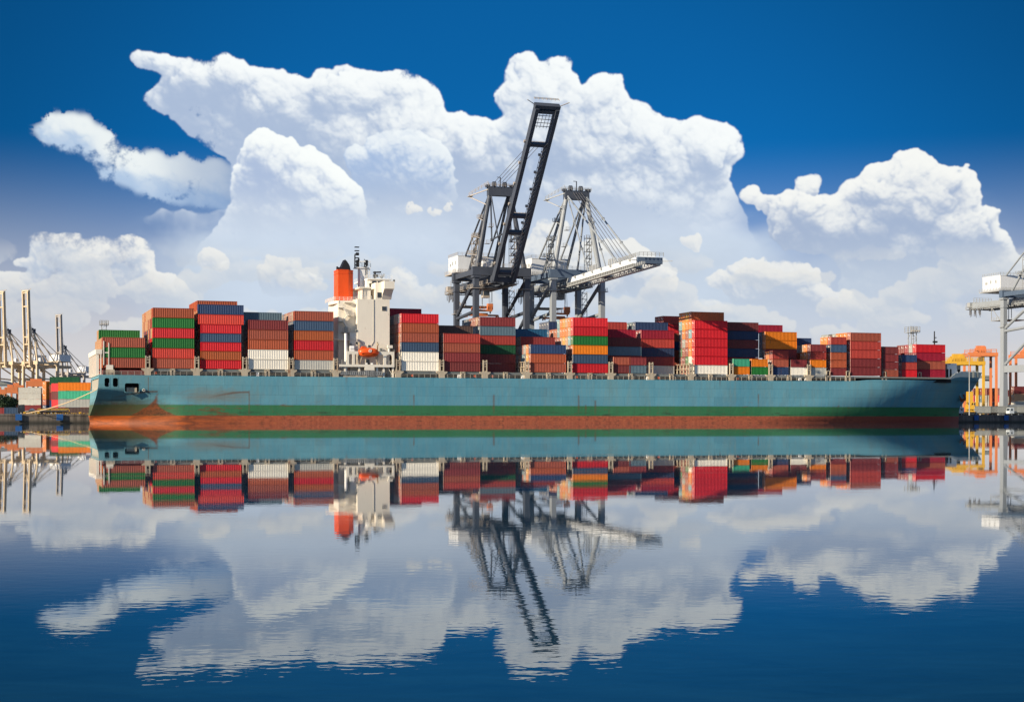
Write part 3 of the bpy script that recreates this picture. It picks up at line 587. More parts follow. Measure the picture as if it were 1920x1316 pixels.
# hatch coaming, covers, dark under-stack space
hc = MB()
UB0, UB1 = P(186, 1), P(632, 1); UB2, UB3 = P(742, 1), P(1552, 1)
for a, b in ((UB0 + 14, UB1), (UB2, UB3)):
    hc.box(a, 3.2, ZD - .1, b, BM_ - 3.2, 15.55); x_ = a
    while x_ < b - 1: hc.box(x_, 3.0, ZD, x_ + .18, 3.2, 15.5); x_ += 1.55
hc.build('hatch_coaming', M['hatch'], SHIP)
hv = MB(); 
for a, b in ((UB0 + 14, UB1), (UB2, UB3)): hv.box(a, 1.0, 15.62, b, BM_ - 1.0, 16.42)
hv.box(UB3 + .5, 1.2, 15.75, P(1772, 4), BM_ - 1.2, 16.3)
hv.build('hatch_cover', M['hatch'], SHIP)
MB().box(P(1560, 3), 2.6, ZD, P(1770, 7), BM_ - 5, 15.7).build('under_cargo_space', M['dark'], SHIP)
MB().box(P(194, 1), 1.4, ZD, P(276, 1), BM_ - 2, 16.1).build('stern_hatch_side', mat('dark_red_steel', (.13, .022, .02), .6, var=.15, streak=.3), SHIP)
MB().box(P(199, 0), .6, ZD, P(215, 0), 2.0, 16.05).build('deck_locker', M['post'], SHIP)
# lashing posts with forked heads between the bays
posts = [277, 369, 459, 546, 629.5, 746.5, 828.5, 909.6, 988.3, 1068.5, 1145.7, 1221, 1295.7, 1371.5, 1445.3, 1517]
for px in posts:
    u = P(px, .3); q = MB()
    q.prism([(u - .9, ZD - .05), (u + .9, ZD - .05), (u + .9, 15.5), (u + 1.75, 16.1), (u + 1.75, 16.5), (u - 1.75, 16.5), (u - 1.75, 16.1), (u - .9, 15.5)], .05, .85)
    q.box(u - .72, .15, 16.5, u - .38, .65, 20.3); q.box(u + .38, .15, 16.5, u + .72, .65, 20.3)
    q.box(u - .4, .2, 18.9, u + .4, .6, 19.2); q.box(u - .4, .2, 18.15, u + .4, .6, 18.4); q.box(u - .4, .2, 16.5, u + .4, .6, 16.8)
    q.tube((u, .05, 19.7), (u, .7, 19.7), .22, 8)
    q.build('lashing_post', M['post'], SHIP)
    q = MB()                                                          # the cross-ship lashing bridge behind the post
    for k in range(1, 13): q.box(u - .12, .8 + k * 2.52, 16.4, u + .12, 1.0 + k * 2.52, 20.0)
    q.box(u - .4, .9, 18.2, u + .4, BM_ - 1, 18.35); q.box(u - .4, .9, 19.9, u + .4, BM_ - 1, 20.05)
    if px in (909.6, 988.3, 1221, 1295.7, 746.5):
        for k in range(1, 10): q.beam((u - .35, .7 + k * 2.52, 16.5), (u + .35, 2.4 + k * 2.52, 20), .16)
        q.build('lashing_bridge', M['post'], SHIP)
    else: q.build('lashing_bridge', M['hatch'], SHIP)
for px in [324, 413.5, 501.5, 588, 868.5, 948.5, 1029, 1107, 1183, 1260, 1333, 1408, 1481, 1553.8, 1590.5, 1658.5, 1725]:
    v_ = .3 if px < 1600 else (1.4 if px < 1700 else 4.5); u = P(px, v_); q = MB(); w_ = .75 if px < 1540 else 1.0
    q.box(u - w_, v_, ZD - .05, u - w_ + .5, v_ + .6, 16.35); q.box(u + w_ - .5, v_, ZD - .05, u + w_, v_ + .6, 16.35); q.box(u - w_, v_, 16.0, u + w_, v_ + .62, 16.5)
    if px > 1540:
        q.box(u - .7, v_ + .1, 16.5, u - .5, v_ + .4, 18.1); q.box(u + .5, v_ + .1, 16.5, u + .7, v_ + .4, 18.1); q.box(u - .7, v_ + .1, 18.0, u + .7, v_ + .4, 18.2)
    q.build('cargo_support', M['post'], SHIP)
for px in (1684, 1745, 1766):
    v_ = 5; u = P(px, v_); MB().tube((u, v_, ZD), (u, v_, 16.4), .35, 10).build('deck_vent', M['white'], SHIP)
rl = MB(); rl.rail((P(190, 0), .15, ZD), (P(632, 0), .15, ZD), 1.15, 1.9, .055); rl.build('deck_railing', M['railm'], SHIP)
rl = MB(); rl.rail((P(742, 0), .15, ZD), (P(1400, 0), .15, ZD), 1.15, 1.9, .055); rl.rail((P(1400, 0), .15, ZD + .1), (P(1604, 0), .3, ZD + .35), 1.15, 1.9, .055); rl.build('deck_railing', M['railm'], SHIP)
for px in (291.5, 890, 924, 1081.5, 1331 + 52, 773, 1235, 1383):
    u = P(px, .4); MB().tube((u, .25, ZD + .65), (u, .4, ZD + .65), .36, 12).build('lifebuoy', M['lifeboat'], SHIP)
for px in (483, 861, 981, 1215, 1500, 1512): 
    u = P(px, .9); MB().box(u - .45, .9, ZD, u + .45, 1.6, ZD + 1.2).build('deck_box', M['white'], SHIP)
# stern gantry frames over the mooring deck
sg = MB()
for k in range(8): sg.box(.7, .9 + k * 4.35, ZD, 1.5, 1.8 + k * 4.35, 20.9)
builds(sg, 'gantry_post', M['cream'], SHIP); sg = MB()
sg.box(.6, .6, 20.6, 2.4, BM_ - .6, 22.0); sg.box(1.9, .6, ZD, 2.2, 1.1, 20.7); sg.box(3.6, .7, ZD, 5.6, 1.6, 17.4); sg.box(1.2, .5, ZD - .1, 2.6, BM_ - .5, ZD + .15)
sg.box(2.7, .7, 17.4, 3.0, 1.3, 24.5); sg.box(4.2, .7, 17.4, 4.45, 1.3, 24.0); sg.box(2.7, .8, 20.9, 4.4, 1.2, 21.2)
sg.build('stern_gantry', M['cream'], SHIP)

# ---------------------------------------------------------------- accommodation tower
def zz(py, px, v): return Zx(py, px, v)
T0, T1 = P(670, 3.5), P(730.5, 3.5); zt = zz(561, 700, 3.5)
t = MB(); t.box(T0, 3.5, ZD, T1, BM_ - 3.5, zt); t.build('accommodation_block', M['cream'], SHIP)
MB().beam((P(700.7, 3.45), 3.42, zz(640, 700, 3.5)), (P(700.7, 3.45), 3.42, zz(562, 700, 3.5)), .16, .12).beam((P(700.7, 3.45), 3.42, zz(640, 700, 3.5)), (P(696, 3.45), 3.42, zz(648, 700, 3.5)), .16, .12).build('drain_pipe', M['railm'], SHIP)
for px, py, s_ in ((720, 578.5, .62), (712, 553, .75), (669, 643, .3), (668, 620, .2), (692, 649, .3)):
    u = P(px, 3.4); z = zz(py, px, 3.4); wd = MB(); wd.box(u - s_ - .1, 3.36, z - s_ - .1, u + s_ + .1, 3.5, z + s_ + .1); wo = wd.build('window', M['railm'], SHIP)
    MB().box(u - s_, 3.32, z - s_, u + s_, 3.355, z + s_).build('pane', M['glass'], wo)
# bridge deck with curved wing brackets
zw0, zw1 = zz(541.5, 730, 0), zz(527, 730, 0); U0, U1 = P(720.5, 0), P(739.5, 0)
w = MB(); w.box(U0, -.2, zw0, U1, BM_ + .2, zw1)
w.prism([(0.1, zw0 + .05), (1.2, zw0 - .5), (2.6, zw0 - 1.7), (3.45, zt + .1), (8, zt + .1), (12.5, zw0 + .05)], U0 + .1, U1 - .1, 'x')
w.prism([(BM_ - .1, zw0 + .05), (BM_ - 3.45, zt + .1), (BM_ - 12, zw0 + .05)], U0 + .1, U1 - .1, 'x')
w.build('bridge_wing', M['cream'], SHIP)
MB().box(P(704, 3.5), 3.5, zt, P(730.5, 3.5), BM_ - 3.5, zw1 - .3).build('upper_block', M['cream'], SHIP)
MB().rail((U0, 0, zw1), (U1, 0, zw1), .35, 1.5, .05, rows=1).build('wing_railing', M['white'], SHIP)
MB().cb((U1 - .1, .1, zw1 + .1), (.5, .5, .7)).build('wing_light', M['dark'], SHIP)
# wheelhouse
h0, h1 = P(712, 8) - 3.2, P(735, 8) - 1.0; zh = zz(522.5, 710, 8)
wh = MB().box(h0, 8, zw1 - .1, h1, BM_ - 8, zh - .35).build('wheelhouse', M['cream'], SHIP)
MB().box(h0 - .9, 7.4, zh - .35, h1 + .9, BM_ - 7.4, zh).build('wheelhouse_roof', M['white'], SHIP)
for k in range(7):
    v_ = 8.9 + k * 2.25; wo = MB().box(h0 - .05, v_, zh - 2.3, h0, v_ + 1.7, zh - .7).build('window', M['glass'], SHIP)
for k in range(3):
    u = h0 + .7 + k * 1.9; MB().box(u, 7.95, zh - 2.3, u + 1.4, 8.0, zh - .8).build('window', M['glass'], SHIP)
MB().rail((h0 - .9, 7.4, zh), (h1 + .9, 7.4, zh), 1.1, 1.2, .05).rail((h0 - .9, 7.4, zh), (h0 - .9, BM_ - 7.4, zh), 1.1, 1.4, .05).build('monkey_island_railing', M['white'], SHIP)
# upper aft house with overhanging roof, beside the wing bracket
a0, a1 = P(680, 5), P(695, 5); MB().box(a0, 5, zt, a1, BM_ - 5, zz(541, 690, 5)).build('upper_house', M['cream'], SHIP)
MB().box(P(674, 4.6), 4.4, zz(541, 690, 5), P(697, 4.6), BM_ - 4.4, zz(538.5, 690, 5)).build('upper_house_roof', M['cream'], SHIP)
lt = MB(); a = P(674, 4.5)
for du in (0, 1.0): lt.beam((a + du, 4.5, zt), (a + du, 4.5, zz(539, 680, 5)), .12)
for k in range(9): lt.beam((a, 4.5, zt + .4 * k), (a + 1.0, 4.5, zt + .4 * k), .08)
lt.build('ladder', M['railm'], SHIP)
MB().rail((T0, 3.6, zt), (P(697, 3.6), 3.6, zt), 1.1, 1.4, .05).build('deck_railing', M['white'], SHIP)
MB().box(P(687, 9), 9, zz(541, 690, 9), P(693, 9), 11, zz(523, 690, 9)).build('locker_house', M['white'], SHIP)
# radar mast
a, b = P(676, 13), P(686, 13); zb = zz(541, 680, 13); zm = zz(503, 680, 13)
ms = MB(); ms.box(a - .2, 13, zb, a + 1.5, 16, zm); ms.beam((b, 14.5, zb), (b, 14.5, zm + .6), 1.9, 1.9, w2=1.5, h2=1.5)
ms.box(a - 1.6, 12.6, zm, b + 1.5, 16.5, zm + .3); ms.build('radar_mast', M['white'], SHIP)
lt = MB()
for q in range(16): lt.beam((a + 1.5 + (q % 2) * 1.6, 13.2, zb + q * (zm - zb) / 16), (a + 3.1 - (q % 2) * 1.6, 13.2, zb + (q + 1) * (zm - zb) / 16), .12)
for d_ in (1.5, 3.1): lt.beam((a + d_, 13.2, zb), (a + d_, 13.2, zm), .14)
lt.build('mast_ladder', M['cream'], SHIP)
pm = P(667.5, 13); q = MB(); q.beam((pm - .25, 13.5, zm), (pm - .25, 13.5, zz(478, 668, 13)), .35); q.beam((pm + .6, 13.5, zm), (pm + .6, 13.5, zz(487, 668, 13)), .8, .8)
for k in range(6): q.cb((pm + .4, 13.5, zm + 1.0 + k * 1.15), (1.4, 1.0, .28))
q.cb((pm + .55, 13.5, zz(476, 668, 13)), (.9, .8, .9)); q.cb((pm + 1.0, 13.5, zz(487, 668, 13)), (.5, .5, .8)); q.cb((pm + 1.3, 13.5, zz(491, 668, 13)), (1.1, .3, .25))
q.build('signal_mast', M['black'], SHIP)
q = MB(); q.rail((a - .6, 12.6, zm + .3), (b + 1.5, 12.6, zm + .3), 1.3, .9, .06); q.beam((P(684, 12), 12.5, zm + .3), (P(684, 12), 12.5, zm + 2.9), .22); q.cb((P(688, 12), 12.6, zm + 1.8), (.8, .8, 1.6)); q.beam((P(686, 12), 12.5, zm + .2), (P(690, 12), 12.5, zm + 1.4), .4); q.build('mast_platform_gear', M['black'], SHIP)
MB().beam((P(674.5, 12), 12.4, zz(490.5, 680, 12)), (P(695, 12), 12.4, zz(490.3, 680, 12)), .28, .35).beam((P(684, 12), 12.4, zm + 2.6), (P(684, 12), 12.4, zz(490.5, 680, 12)), .16).build('radar_scanner', M['white'], SHIP)
q = MB(); u = P(703, 10); q.tube((u, 10, zh), (u, 10, zz(509, 703, 10)), .45, 8, r2=.25); q.beam((u - .6, 10, zz(511, 703, 10)), (u + 2.0, 10, zz(510, 703, 10)), .3, .45); q.cb((u + .2, 10, zh + 1.1), (1.5, .8, .9)); q.build('searchlight_mast', M['black'], SHIP)
q = MB(); u = P(716, 9)
for k in range(10): q.beam((u + 1.1 * math.cos(k * .628), 9.5 + 1.1 * math.sin(k * .628), zh + .9), (u + 1.1 * math.cos(k * .628 + .628), 9.5 + 1.1 * math.sin(k * .628 + .628), zh + .9), .1); q.beam((u, 9.5, zh), (u + 1.1 * math.cos(k * .628), 9.5 + 1.1 * math.sin(k * .628), zh + 1.7), .1)
q.build('satellite_aerial', M['galv'], SHIP)
# engine casing and funnel
c0, c1 = P(634.5, 6), P(664, 6) + 1.2; zc = zz(563.5, 650, 6)
MB().box(c0, 6, ZD, c1, 20.5, zc).build('engine_casing', M['cream'], SHIP)
MB().box(c1 - .1, 6.6, ZD, T0 + .1, 20, zz(570, 665, 6)).build('casing_link', M['white'], SHIP)
ap = MB(); n = 10
ap.prism([(c0 + .1, 5.9)] + [(c0 - 1.2 * math.sin(PI * i / n), 5.9 + 14.6 * i / n) for i in range(n + 1)] + [(c0 + .1, 20.5)], zc - .9, zc, 'z'); ap.build('rounded_platform', M['cream'], SHIP)
MB().rail((c0 - 1.0, 5.95, zc), (c1 + 2, 5.95, zc), 1.15, 1.2, .06).rail((c0 - 1.2, 6, zc), (c0 - 1.2, 20, zc), 1.15, 1.2, .06).build('funnel_deck_railing', M['cream'], SHIP)
fu0, fu1 = P(634, 10), P(664.5, 10); zf = zz(505.5, 648, 10)
fn = MB(); ch = 1.9
fn.prism([(fu0, 10), (fu1 - ch, 10), (fu1, 10 + ch), (fu1, 14.6), (fu1 - ch, 16.2), (fu0, 16.2)], zc, zf - .25, 'z')
fno = fn.build('funnel', M['funnel'], SHIP)
MB().prism([(fu0 - .12, 9.9), (fu1 - ch, 9.9), (fu1 + .12, 10 + ch), (fu1 + .12, 14.7), (fu1 - ch, 16.3), (fu0 - .12, 16.3)], zf - 1.25, zf - 1.15, 'z').prism([(fu0 - .1, 9.9), (fu1 - ch, 9.9), (fu1 + .1, 10 + ch), (fu1 + .1, 14.7), (fu1 - ch, 16.3), (fu0 - .1, 16.3)], zf - .25, zf, 'z').build('rim_band', M['funnel'], fno)
MB().box(fu0 - .06, 11.6, zf - 5.2, fu0 + .1, 14.3, zf - 2.9).build('louvre', mat('louvre_paint', (.55, .10, .03), .7), fno)
cw = MB(); ua_, ub_ = P(639, 12), P(656.5, 12); zk = zz(487, 647, 12)
prof = [(P(a__, 12), zz(b__, 647, 12) - (.0 if b__ < 504 else .2)) for a__, b__ in ((638.5, 505.5), (640, 501), (643, 494.5), (646.5, 487), (650, 490.5), (653.5, 495.5), (655.5, 500), (656.8, 505.5))]
cw.prism(prof, 11.4, 15.0); cw.tube((P(631.5, 12), 12, zf + .5), (P(634, 12), 12, zf + .65), .55, 10); cw.box(P(633, 12), 11.5, zf, ua_, 14, zf + .8); cw.build('funnel_cowl', M['black'], fno)
# outside stairs and landings at the casing
zl = [575, 591, 605, 618]
for k, (pa, pb, py) in enumerate(((634.6, 643.5, 576.5), (652, 662, 591), (634.6, 643.5, 602), (646, 662, 566.5))):
    z = zz(py, 640, 5); q = MB().box(P(pa, 4.7), 4.4, z - .15, P(pb, 4.7), 6.0, z).rail((P(pa, 4.7), 4.45, z), (P(pb, 4.7), 4.45, z), 1.1, .9, .05)
    q.build('landing', M['cream'], SHIP)
for (xa, ya, xb, yb) in ((643.5, 576.5, 652, 591), (652, 591, 643.5, 602), (643.5, 602, 652, 616)):
    MB().beam((P(xa, 4.6), 5, zz(ya, xa, 5)), (P(xb, 4.6), 5, zz(yb, xb, 5)), 1.0, .35).beam((P(xa, 4.6), 4.5, zz(ya, xa, 5) + 1), (P(xb, 4.6), 4.5, zz(yb, xb, 5) + 1), .08).build('stairway', M['cream'], SHIP)
z = zz(636, 640, 4); MB().box(P(625, 4), 3.2, z - .25, P(656, 4), 6, z).rail((P(625, 4), 3.25, z), (P(656, 4), 3.25, z), 1.1, 1.1, .05).build('casing_balcony', M['cream'], SHIP)
z = zz(622, 640, 4); MB().box(P(642, 4), 3.4, z - .2, P(656, 4), 6, z).rail((P(642, 4), 3.45, z), (P(656, 4), 3.45, z), 1.1, .8, .07).cb((P(649, 4), 4, z + .8), (1.2, .8, 1.5)).build('ventilation_platform', M['railm'], SHIP)
MB().beam((P(656, 3.4), 3.35, zz(636, 660, 3.4)), (P(672, 3.4), 3.35, zz(636, 660, 3.4)), .1).beam((P(672, 3.4), 3.35, zz(636, 660, 3.4)), (P(686, 3.4), 3.35, zz(650, 680, 3.4)), .14).build('pipe_rail', M['railm'], SHIP)
MB().box(P(656, 3.7), 3.7, ZD, T0 + .1, BM_ - 3.7, zz(624, 660, 4)).build('lower_house', M['cream'], SHIP)
MB().tube((P(648.3, 1.6), 1.6, ZD), (P(648.3, 1.6), 1.6, zz(625, 648, 1.6)), .45, 14).build('vent_pipe', M['white'], SHIP)
# lifeboat station
zb0, zb1 = zz(688, 690, .2), zz(683.5, 690, .2); zt0, zt1 = zz(664, 690, .2), zz(658.8, 690, .2)
st = MB(); st.box(P(636.5, .1), .0, zb0, P(739.3, .1), .5, zb1)
for a_, b_ in ((649.9, 671.8), (711.5, 739.3)): st.box(P(a_, .1), .03, zt0, P(b_, .1), .47, zt1)
def fil(u0, z0, du, dz, n=5):                                          # quarter round fillet in a corner
    pts = [(u0, z0)] + [(u0 + du * (1 - math.sin(PI / 2 * i / n)), z0 + dz * (1 - math.cos(PI / 2 * i / n))) for i in range(n + 1)]
    st.prism(pts, .045, .455)
for a_, b_ in ((649.9, 654.4), (660.8, 665.2), (719.2, 724), (735.4, 739.3)):
    st.box(P(a_, .1), .02, zb1, P(b_, .1), .48, zt0)
for a_, b_ in ((654.4, 660.8), (665.2, 671.8), (712, 719.2), (724, 735.4)):
    ua_, ub_ = P(a_, .1), P(b_, .1); r_ = min(.9, (ub_ - ua_) * .48)
    fil(ua_, zt0, r_, -r_); fil(ub_, zt0, -r_, -r_); fil(ua_, zb1, r_ * .5, r_ * .5); fil(ub_, zb1, -r_ * .5, r_ * .5)
st.box(P(684, .1), -.02, zz(694, 690, 0), P(702, .1), .48, zb0)
st.build('boat_deck_frame', M['cream'], SHIP)
MB().box(P(637, 1), .5, zb0 + .1, P(739, 1), 3.6, zb0 + .45).build('boat_deck', M['post'], SHIP)
q = MB()
for a_, b_ in ((641, 649.5), (654.4, 660.8), (665.2, 672), (710, 719), (724, 735.4)): q.rail((P(a_, .2), .3, zb1), (P(b_, .2), .3, zb1), 1.3, .8, .07)
q.rail((P(718, 1), 1, zt1), (P(739, 1), 1, zt1), 1.1, 1, .06); q.rail((P(651, 1), 1, zt1), (P(672, 1), 1, zt1), 1.1, 1, .06)
q.build('boat_deck_railing', M['railm'], SHIP)
q = MB()
for px in (647, 673.5, 707, 719.5, 736.8): u = P(px, .6); q.box(u - .28, .5, ZD, u + .28, .9, zb0 + .05)
q.beam((P(727, .6), .7, zb0), (P(735, .6), .7, ZD + 1), .15); builds(q, 'boat_deck_post', M['cream'], SHIP)
lb = root('lifeboat', (0, 0, 0)); lb.parent = SHIP
a_, b_ = P(672.8, -.5), P(711.5, -.5); zl0, zl1 = zz(669.3, 690, -.5), zz(651.5, 690, -.5); L_ = b_ - a_; q = MB(); ns, nr = 20, 16
for i in range(ns + 1):
    s_ = i / ns; e = max(.02, (1 - abs(2 * s_ - 1) ** 3.2)) ** .5; zc_ = (zl0 + zl1) / 2
    for k in range(nr):
        an_ = 2 * PI * k / nr; cz = math.sin(an_); cy = math.cos(an_)
        rz = (zl1 - zl0) / 2 * (.45 + .55 * e) * (1 if cz < 0 else .96); q.V.append((a_ + L_ * s_, .6 + 1.55 * e * math.copysign(abs(cy) ** .75, cy), zc_ + rz * e ** .5 * math.copysign(abs(cz) ** .8, cz)))
for i in range(ns):
    for k in range(nr): q.Fc.append((i * nr + k, (i + 1) * nr + k, (i + 1) * nr + (k + 1) % nr, i * nr + (k + 1) % nr)); q.M.append(0)
q.add([q.V[k] for k in range(nr)], [tuple(range(nr))]); q.add([q.V[ns * nr + k] for k in range(nr)], [tuple(range(nr))])
q.build('boat_hull', M['lifeboat'], lb, smooth=True)
MB().prism([(P(675.5, 0), zl1 - .9), (P(679, 0), zl1 + .35), (P(684, 0), zl1 + .4), (P(689, 0), zl1 - .2)], -.3, 1.5).build('conning_cabin', M['lifeboat'], lb)
MB().box(P(674, 0), -1.02, (zl0 + zl1) / 2 - .35, P(710, 0), -.8, (zl0 + zl1) / 2 - .2).build('rubbing_strake', mat('dark_orange_strake', (.5, .05, .01), .5), lb)
q = MB(); ec = Vector((P(694, -1), -1.02, (zl0 + zl1) / 2 + .45)); n = 14                             # the round mark on the boat's side
for i in range(n): an_ = 2 * PI * i / n; q.cb(ec + Vector((.42 * math.cos(an_), 0, .42 * math.sin(an_))), (.2, .04, .2))
q.cb(ec, (.5, .05, .08)); q.cb(ec + Vector((0, 0, .16)), (.36, .05, .08)); q.cb(ec - Vector((0, 0, .16)), (.36, .05, .08)); q.build('side_emblem', M['contlabel'], lb)
q = MB()
for px in (674, 708.5):
    u = P(px, .5); q.beam((u, 1.6, zb1), (u, 1.2, zl1 + 1.2), .4, .45); q.beam((u, 1.2, zl1 + 1.2), (u, -.1, zl1 + 1.0), .35, .35); q.beam((u, .2, zl1 + 1), (u, .2, zl1 - .4), .08); q.cb((u, 1.2, zl1 + 1.5), (.5, .5, .7)); q.beam((u, .4, zb1), (u + (-.8 if px > 690 else .8), .4, zl0 + .2), .22)
builds(q, 'lifeboat_davit', M['post'], SHIP, 5)
q = MB(); u = P(729.5, .8); q.tube((u, 1, zt1), (u, 1, zt1 + 1.5), .32, 10); q.cb((u + .3, 1, zt1 + 1.6), (1.6, 1, .9)); q.beam((u + .5, 1, zt1 + 1.6), (P(716, .8), 1, zz(641.5, 716, 1)), .42, .4, w2=.2, h2=.2); q.beam((u, 1.2, zt1 + 2.2), (P(717.5, .8), 1.2, zz(643.5, 716, 1)), .1)
q.build('provision_crane', M['cream'], SHIP)
MB().tube((P(656, 1), 1.2, zt1 + 1.0), (P(663.5, 1), 1.2, zt1 + 1.0), .72, 14).cb((P(660, 1), 1.2, zt1 + .3), (1.4, 1, .6)).build('liferaft_canister', M['white'], SHIP)
MB().box(P(658, 1), 2.4, zt1 + 1.2, P(661.5, 1), 3.4, zt1 + 2.6).box(P(715, 1), 2.4, zt1 - .3, P(718, 1), 3.4, zt1 + 1.2).build('deck_cabinet', M['hatch'], SHIP)
q = MB(); q.box(P(688, 2), 2.9, zb1, P(694, 2), 3.55, zz(673.5, 690, 3)).build('door', M['glass'], SHIP)
MB().box(P(685.5, .6), .6, zb1, P(689, .6), 1.3, zb1 + .55).box(P(696, .6), .6, zb1, P(699.5, .6), 1.3, zb1 + .55).build('boat_deck_box', M['white'], SHIP)
# stowed gangway along the ship's side
q = MB(); g0, g1 = P(639, .2), P(718, .2); z0, z1 = zz(702.5, 690, .2), zz(696.5, 690, .2); k = 0; x_ = g0
while x_ < g1: q.box(x_, .1, z0, x_ + .16, .3, z1); q.box(x_ + .16, .25, z0 + .3, x_ + .5, .3, z0 + .5); x_ += .62
q.box(g0, .08, z1 - .1, g1, .32, z1 + .05); q.box(g0, .08, z0 - .05, g1, .32, z0 + .08)
for a_, b_ in ((684, 691.8), (694, 701.8)):
    ua_, ub_ = P(a_, 0), P(b_, 0); q.box(ua_, -.06, z0 - .35, ua_ + .14, .06, z1 + .3); q.box(ub_ - .14, -.06, z0 - .35, ub_, .06, z1 + .3)
    for kk in range(4): zq = z0 - .35 + kk * (z1 - z0 + .6) / 3; q.box(ua_, -.05, zq - .06, ub_, .05, zq + .06)
    q.box((ua_ + ub_) / 2 - .07, -.055, z0 - .3, (ua_ + ub_) / 2 + .07, .055, z1 + .25)
q.build('stowed_gangway', M['galv'], SHIP)
MB().box(P(644, .4), .35, ZD, P(716, .4), .8, ZD + .35).build('gangway_tray', M['post'], SHIP)
MB().box(P(726, 1), 1.2, ZD, P(735, 1), 2.6, ZD + 1.2).build('mooring_winch', M['hatch'], SHIP)
# forecastle house, foremast
u = P(1779, 9); MB().box(P(1773, 9), 8, 14.8, P(1791, 9), 22, Zx(684, 1780, 9)).build('forecastle_house', M['white'], SHIP)
for a_, b_ in ((1775, 1778), (1781, 1784)): MB().box(P(a_, 8), 7.93, 16.0, P(b_, 8), 8.0, 19.6).build('door', M['dark'], SHIP)
MB().box(P(1782, 8), 7.9, Zx(684, 1780, 9), P(1793.5, 8), 22, Zx(681.5, 1780, 9)).build('forecastle_roof', M['white'], SHIP)
MB().tube((P(1798, 12), 12, 17), (P(1798, 12), 12, 19.6), .4, 10).cb((P(1799, 12), 12, 18.6), (1.2, .6, .5)).build('windlass_gear', M['dark'], SHIP)
u = P(1752, HB); MB().tube((u, HB, 15), (u, HB, Zx(621, 1752, HB)), .42, 10, r2=.2).cb((u + .3, HB, Zx(641, 1752, HB)), (1.5, 1, .6)).cb((u + .4, HB, Zx(633, 1752, HB)), (.8, .4, .3)).build('foremast', M['black'], SHIP)
# ================================================================ CONTAINERS
HQ, SQ, CWD = 3.04, 2.70, 2.44                                       # tall and standard tiers, width
RP = 2.53                                                            # row pitch across the ship
def cont_mesh(L, H, ends='door'):
    """corrugated box with corner posts, rails and castings; origin at the stern-side bottom near corner"""
    m = MB(); g = .085; w_ = CWD; z0, z1 = .02, H - g
    pz0, pz1 = z0 + .17, z1 - .13; n = int(L / .54); step = (L - .36) / n; d = .055
    for (y0, sgn) in ((.03, 1), (w_ - .03, -1)):
        vs = []; x = .18
        for i in range(n):
            for fx, fy in ((0, 0), (.34, 0), (.5, 1), (.84, 1)): vs.append((x + fx * step, y0 + sgn * d * fy))
            x += step
        vs.append((L - .18, y0)); k = len(vs)
        m.add([(a, b, pz0) for a, b in vs] + [(a, b, pz1) for a, b in vs], [(i, i + 1, k + i + 1, k + i) for i in range(k - 1)])
        ys = (0, .16) if sgn > 0 else (w_ - .16, w_)
        m.box(0, ys[0], z0, .18, ys[1], z1, 1); m.box(L - .18, ys[0], z0, L, ys[1], z1, 1)
        m.box(.18, ys[0], z0, L - .18, ys[1], pz0, 1); m.box(.18, ys[0], pz1, L - .18, ys[1], z1, 1)
    m.box(.05, .03, z1 - .10, L - .05, w_ - .03, z1 - .05); m.box(.05, .03, z0 + .05, L - .05, w_ - .03, z0 + .1)
    for x0 in ((L - .12,) if ends == 'door' else (.06, L - .12)): m.box(x0, .16, pz0, x0 + .06, w_ - .16, pz1)
    for x0 in (0, L - .16):
        for y0 in (-.01, w_ - .17):
            for zc in (0, H - g - .12): m.box(x0 - .008, y0, zc, x0 + .17, y0 + .18, zc + .12, 2)
    if ends != 'door':
        k = 6; st = (w_ - .36) / k
        for i in range(k): m.box(.0, .2 + i * st, pz0, .06, .2 + i * st + st * .5, pz1)
        m.box(-.0, .16, pz1, .1, w_ - .16, z1, 1); m.box(.0, .16, z0, .1, w_ - .16, pz0, 1)
    return m.mesh('container_%dft' % (40 if L > 7 else 20), [M['cont'], M['contframe'], M['contframe']])
def door_mesh(H):
    m = MB(); w_ = CWD; z0, z1 = .1, H - .12
    m.box(.04, .14, z0, .12, w_ / 2 - .02, z1); m.box(.04, w_ / 2 + .02, z0, .12, w_ - .14, z1)
    m.box(0, .16, z1 - .02, .1, w_ - .16, z1 + .08, 1); m.box(0, .16, 0.03, .1, w_ - .16, z0, 1)
    for y in (.36, .88, 1.56, 2.08):
        m.box(-.03, y - .035, z0, .02, y + .035, z1, 2)
        for z in (.35, 1.1, H * .62, H - .4): m.box(-.045, y - .07, z, .045, y + .07, z + .1, 2)
    m.box(-.0, .98, H * .55, .035, 1.14, H * .55 + .5, 3); m.box(0, 1.66, H * .64, .035, 1.98, H * .64 + .42, 3)
    return m.mesh('container_door', [M['cont'], M['contframe'], M['rods'], M['contlabel']])
LEN = {'40': 12.2, '20': 6.06, '45': 13.7}
CMESH = {}; DMESH = {}
def cm(kind, H, door):
    k = (kind, H, door)
    if k not in CMESH: CMESH[k] = cont_mesh(LEN[kind], H, 'door' if door else 'flat')
    return CMESH[k]
def dm(H):
    if H not in DMESH: DMESH[H] = door_mesh(H)
    return DMESH[H]
def sr(c, k=.74): return tuple(x * k for x in lin(c))
